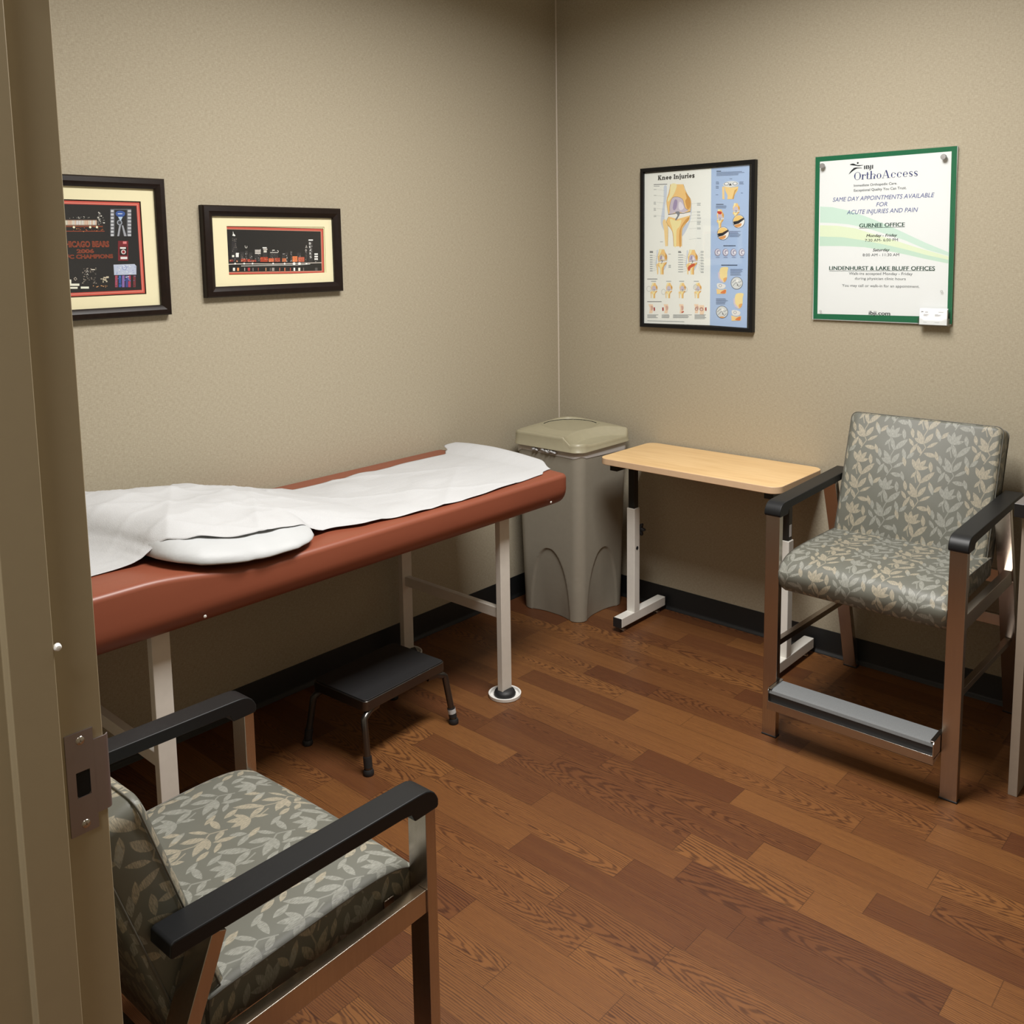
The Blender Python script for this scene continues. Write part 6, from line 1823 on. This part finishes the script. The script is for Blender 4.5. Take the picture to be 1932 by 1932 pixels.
# ------------------------------------------------------------------ step stool
stool = thing('step_stool', 'low black step stool with a ribbed rubber top beneath the examination table', 'step stool', (.495, -1.585, 0), R(3.5))
sx, sy = .130, .187
tp = obj('platform', MB().prism(rrect(-sx, sx, -sy, sy, .016), 'z', .194, .228), M['gunmetal'], stool, bevel=.003, smooth=40)
mat_ = MB().prism(rrect(-sx+.004, sx-.004, -sy+.004, sy-.004, .013), 'z', .2275, .2315)
obj('rubber_mat', mat_, M['black'], tp, bevel=.0012, smooth=40)
for ax in (-1, 1):
    for ay in (-1, 1):
        x = ax*(sx-.012); fx_, fy_ = ax*(sx+.020), ay*(sy+.014)
        P0, P1, P2, P3 = Vector((x-ax*.01, ay*(sy-.07), .186)), Vector((x, ay*(sy-.022), .188)), Vector((x+ax*.006, ay*(sy+.002), .172)), Vector((fx_, fy_, .012))
        path = [P0]
        for i in range(9):
            f = i/8; path.append((P0.lerp(P1, .6)).lerp(P1, f).lerp(P1.lerp(P2, f), f))
        path += [P2.lerp(P3, f) for f in (.25, .5, .75, 1)]
        lg = obj('leg', MB().tube(path, .0112, 16), M['gunmetal'] if not (ax < 0 and ay < 0) else M['blacktube'], stool, smooth=60)
        d = (P3-P2).normalized(); a = P3 - d*.046
        rings = []
        tip = MB().tube([a, P3 - d*.012], .0140, 16); tip.lathe([(.0145, .018), (.0172, .012), (.0175, .003), (.016, 0)], (P3.x, P3.y, 0), 20)
        ft = obj('rubber_tip', tip, M['black'], lg, smooth=50)
        if ax > 0 and ay > 0: obj('label_band', MB().tube([a + d*.004, a + d*.020], .01445, 18), M['label'], ft, smooth=50)

# ------------------------------------------------------------------ waste bin in the corner
bn = thing('waste_bin', 'tall taupe plastic waste bin with a khaki swing lid in the room corner', 'waste bin', (.272, -.242, 0))
def bin_ring(z, n=40):
    f = z/.765; hx, hy = .170 + .018*f, .168 + .016*f; r = .045
    pts = rrect(-hx, hx, -hy, hy, r, 10); out = []
    # resample every side finely
    dense = []
    for i in range(len(pts)):
        a, b = pts[i], pts[(i+1) % len(pts)]; L = math.hypot(b[0]-a[0], b[1]-a[1]); k = max(1, int(round(L/.006)) if L > .05 else 1)
        k = 48 if L > .05 else 1
        for j in range(k): dense.append((a[0]+(b[0]-a[0])*j/k, a[1]+(b[1]-a[1])*j/k))
    for x, y in dense:
        on_y = abs(abs(y)-hy) < 1e-6; on_x = abs(abs(x)-hx) < 1e-6
        s = (x if on_y else y) if (on_y or on_x) else 9
        if z < .318:
            half = .115*max(0, 1-(z/.314)**2)**.5
            d = sstep(0, .010, half - abs(s))*.0045 + .012*sstep(0, 1, max(0, 1-(s/.115)**2))*(1-z/.33)*(1 if abs(s) < half else 0)
            d += .006*max(0, 1-(s/.12)**2)*(1 - z/.318)
            if on_y: y -= math.copysign(d, y)
            elif on_x: x -= math.copysign(d, x)
        out.append((x, y, z))
    return out
zs_ = [0, .003] + [.318*math.sin(PI/2*i/72) for i in range(1, 73)] + [.36, .45, .6, .757]
rings = [bin_ring(z) for z in zs_]
rings[0] = [(x*.985, y*.985, 0) for x, y, z in rings[0]]
obj('body', MB().loft(rings, cap1=True), M['binbody'], bn, smooth=28)
def rr(h, hy, r, z, n=10): return [(x, y, z) for x, y in rrect(-h, h, -hy, hy, r, n)]
lr = []
for i, (f, z) in enumerate(((1.006, .742), (1.012, .746), (1.010, .772), (1.0, .778))):
    ring = rr(.188*f, .184*f, .046, z, 10)
    if i in (0, 1): ring = [(x, y, zz + .010*math.sin(5.3*math.atan2(y, x)) + .006*math.sin(17*math.atan2(y, x)+1)) for x, y, zz in ring]
    lr.append(ring)
obj('bin_liner', MB().loft(lr, cap0=False, cap1=False), M['liner'], bn, smooth=60)
knots = MB()
for kx, kw in ((-.060, .020), (.005, .026), (.040, .024)):
    pts = [(kx + kw*(i/6-.5)*1.6, -.1925 - .004*math.sin(i*1.9+kx*50), .768 - .006*i/6 + .004*math.sin(i*2.3)) for i in range(7)]
    knots.tube(pts, .0065, 8)
obj('liner_knot', knots, M['paper'], bn, smooth=60)
LH = .1985
def lid_h(u, v):
    """height of the lid top; u to the right, v towards the front, both -1..1"""
    q = (abs(u)**4 + abs(v)**4)**.25; w = -v
    p, n_ = (u+w)/1.4142, (w-u)/1.4142
    h = .851 + .024*n_*(1-q**4) - .013*q**3
    # scooped opening: gentle near side, steep far wall
    a, b = (p+.02)/.70, (n_-.14)/.60
    e = a*a + b*b
    if e < 1: k = sstep(0, .10, 1-e) if b > -.1 else sstep(0, .5, 1-e); h = h + (.845 + .006*b - h)*k
    # crest that curls down to the right-hand facet
    s = u - (.40 + .36*v*v - .24*v)
    if s > 0: h -= min(.034, .17*s)*sstep(0, .06, s)
    return h
N = 84; mb = MB(); vs, fs = [], []
def sq(a, b):       # square grid to a rounded square
    u, v = -1 + 2*a/N, -1 + 2*b/N; r = .26
    x, y = u, v; ax, ay = abs(u) - (1-r), abs(v) - (1-r)
    if ax > 0 and ay > 0:
        m = max(ax, ay)/r; d = math.hypot(ax, ay) or 1
        x = math.copysign((1-r) + ax/d*m*r, u); y = math.copysign((1-r) + ay/d*m*r, v)
    return x, y
for a in range(N+1):
    for b in range(N+1):
        x, y = sq(a, b); k = .962
        vs.append((x*LH*k, y*LH*k, lid_h(x, -y)))
for a in range(N):
    for b in range(N): q = a*(N+1)+b; fs.append((q, q+N+1, q+N+2, q+1))
mb.add(vs, fs)
per = [(a, 0) for a in range(N)] + [(N, b) for b in range(N)] + [(a, N) for a in range(N, 0, -1)] + [(0, b) for b in range(N, 0, -1)]
def per_ring(k, fz):
    o_ = []
    for a, b in per: x, y = sq(a, b); o_.append((x*LH*k, y*LH*k, fz(x, y)))
    return o_
edge = lambda x, y: lid_h(x, -y)
mb.loft([per_ring(.962, edge), per_ring(.982, lambda x, y: edge(x, y) - .004), per_ring(.990, lambda x, y: min(edge(x, y) - .012, .834)), per_ring(1.0, lambda x, y: .782), per_ring(1.012, lambda x, y: .779), per_ring(1.012, lambda x, y: .776), per_ring(.97, lambda x, y: .776)], cap0=False, cap1=False)
lid = obj('lid', mb, M['binlid'], bn, smooth=45)
# black bead painted as the shade in the swing door's far gap
slit = MB(); pts_ = []
for a in range(14, 160, 5):
    p, n_ = -.02 + .70*math.cos(R(a))*.955, .14 + .60*math.sin(R(a))*.955
    u, w = (p-n_)/1.4142, (p+n_)/1.4142; pts_.append((u*LH*.962, w*LH*.962, lid_h(u, -w) + .0012))
slit.tube(pts_, .0016, 6)
obj('swing_door_gap_shade', slit, M['hole_shade'], lid, smooth=60)

# ------------------------------------------------------------------ small height-adjustable table
tb = thing('adjustable_table', 'small maple topped table on two white and black adjustable legs beside the waste bin', 'table', (.957, -.213, 0))
def L_(x): return x - .957
def Ly(y): return y + .213
obj('tabletop', MB().prism(rrect(L_(.546), L_(1.366), Ly(-.413), Ly(-.012), .045, 8), 'z', .742, .770), [M['maple'], M['maple_edge']], tb, bevel=.003, smooth=40)
o = bpy.data.objects['tabletop']
for p in o.data.polygons:
    if abs(p.normal.z) < .5: p.material_index = 1
for x in (.620, 1.328):
    lx = L_(x); ly = Ly(-.256)
    br = obj('bracket', MB().box(lx-.036, lx+.002, Ly(-.378), Ly(-.05), .712, .7425), M['blacktube'], tb, bevel=.002)
    for yy in (-.33, -.10): obj('bolt', MB().lathe([(.007, .736), (.007, .7422), (.003, .7424)], (lx+.016, Ly(yy), 0), 8), M['chrome'], br)
    obj('leg', MB().box(lx-.0155, lx+.0155, ly-.0155, ly+.0155, .30, .742), M['blacktube'], tb, bevel=.002)
    sl = MB(); o_ = []
    lw = .0205
    sl.box(lx-lw, lx+lw, ly-lw, ly+lw, .060, .530)
    sleeve = obj('sleeve', sl, M['white'], tb, bevel=.003)
    h = obj('adjustment_hole_shade', MB().lathe([(.0001, .0006), (.0085, .0006), (.0085, 0)], n=18), M['hole_shade'], sleeve); h.rotation_euler = (0, R(90), 0); h.location = (lx+lw+.0001, ly, .352)  # black disc on the sleeve, painted as the shade in a hole
    kb = MB(); ks = [(.024 + .007*math.cos(6*a), a) for a in [2*PI*i/36 for i in range(36)]]
    kb.loft([[(r*math.cos(a)*k, r*math.sin(a)*k, z) for r, a in ks] for k, z in ((.6, .010), (1, .014), (1, .026), (.75, .030))]); kb.lathe([(.006, 0), (.006, .012)], n=12); kb.tube([(0,0,.028),(0,0,.040)], .004, 8)
    k = obj('knob', kb, M['black'], sleeve, smooth=40); k.rotation_euler = (R(-90), 0, 0); k.location = (lx+.004, ly+lw, .425)
    ft = obj('foot_bar', MB().box(lx-.021, lx+.021, Ly(-.372), Ly(-.030), .024, .066), M['white'], tb, bevel=.003)
    obj('end_cap', MB().box(lx-.0208, lx+.0208, Ly(-.378), Ly(-.3715), .0245, .0655), M['black'], ft, bevel=.0015)
    obj('end_cap', MB().box(lx-.0208, lx+.0208, Ly(-.0305), Ly(-.025), .0245, .0655), M['black'], ft, bevel=.0015)
    for yy in (-.335, -.07): obj('glide', MB().lathe([(.004, .024), (.004, .010), (.014, .008), (.0155, .003), (.014, 0)], (lx, Ly(yy), 0), 18), M['chrome'], ft, smooth=50)
obj('sticker', MB().box(L_(1.328)+.0156, L_(1.328)+.0160, Ly(-.266), Ly(-.248), .545, .592), M['card'], tb, smooth=0)

# ------------------------------------------------------------------ built-in counter at the right edge
ct = thing('counter', 'grey topped built-in counter with a taupe end panel at the right edge', 'counter', (2.80, -.31, 0))
obj('worktop', MB().box(2.190-2.80, XR-.001-2.80, -.612+.31, -.001+.31, .862, .902), [M['counter'], M['counter_edge']], ct, bevel=.0015, seg=2)
o = bpy.data.objects['worktop']
for p in o.data.polygons:
    if p.normal.z < .5: p.material_index = 1
obj('end_panel', MB().box(2.207-2.80, 2.232-2.80, -.586+.31, -.001+.31, 0, .862), M['panel'], ct, bevel=.001)
obj('end_panel', MB().box(XR-.027-2.80, XR-.002-2.80, -.586+.31, -.001+.31, 0, .862), M['panel'], ct, bevel=.001)

# ------------------------------------------------------------------ light and camera
def area(name, loc, sx, sy, power, col, spread=180):
    l = bpy.data.lights.new(name, 'AREA'); l.shape = 'RECTANGLE'; l.size = sx; l.size_y = sy; l.energy = power; l.color = col; l.spread = R(spread)
    o = bpy.data.objects.new(name, l); COL.objects.link(o); o.location = loc; return o
WARM = (1.0, .975, .94)
area('troffer_lamp', (1.62, -1.62, ZC-.02), .60, 1.2, 97, WARM, 166)
area('corridor_lamp', (2.1, -4.3, ZC-.02), .55, 1.15, 34, WARM, 150)
w = bpy.data.worlds.new('room air'); SC.world = w; w.use_nodes = True
w.node_tree.nodes['Background'].inputs[0].default_value = (1, .9, .75, 1); w.node_tree.nodes['Background'].inputs[1].default_value = 0.0

cam = bpy.data.cameras.new('camera'); co = bpy.data.objects.new('camera', cam); COL.objects.link(co)
CAM_P, YAW, PITCH, ROLL, FPX, PPX, PPY = (2.86419, -3.50812, 1.64971), 0.735364, 0.121202, -0.014798, 1746.911, 966.141, 683.763
f_ = Vector((-math.sin(YAW)*math.cos(PITCH), math.cos(YAW)*math.cos(PITCH), -math.sin(PITCH)))
r_ = Vector((math.cos(YAW), math.sin(YAW), 0)); u_ = r_.cross(f_)
r2, u2 = math.cos(ROLL)*r_ + math.sin(ROLL)*u_, -math.sin(ROLL)*r_ + math.cos(ROLL)*u_
mt = Matrix((r2, u2, -f_)).transposed().to_4x4(); mt.translation = CAM_P
co.matrix_world = mt
cam.sensor_width = 36; cam.sensor_fit = 'HORIZONTAL'; cam.lens = FPX/1932*36
cam.shift_x = (966-PPX)/1932; cam.shift_y = -(966-PPY)/1932; cam.clip_start = .05
SC.camera = co
SC.view_settings.view_transform = 'Standard'; SC.view_settings.look = 'None'; SC.view_settings.gamma = 1
SC.view_settings.use_curve_mapping = False
SC.view_settings.exposure = 0.0
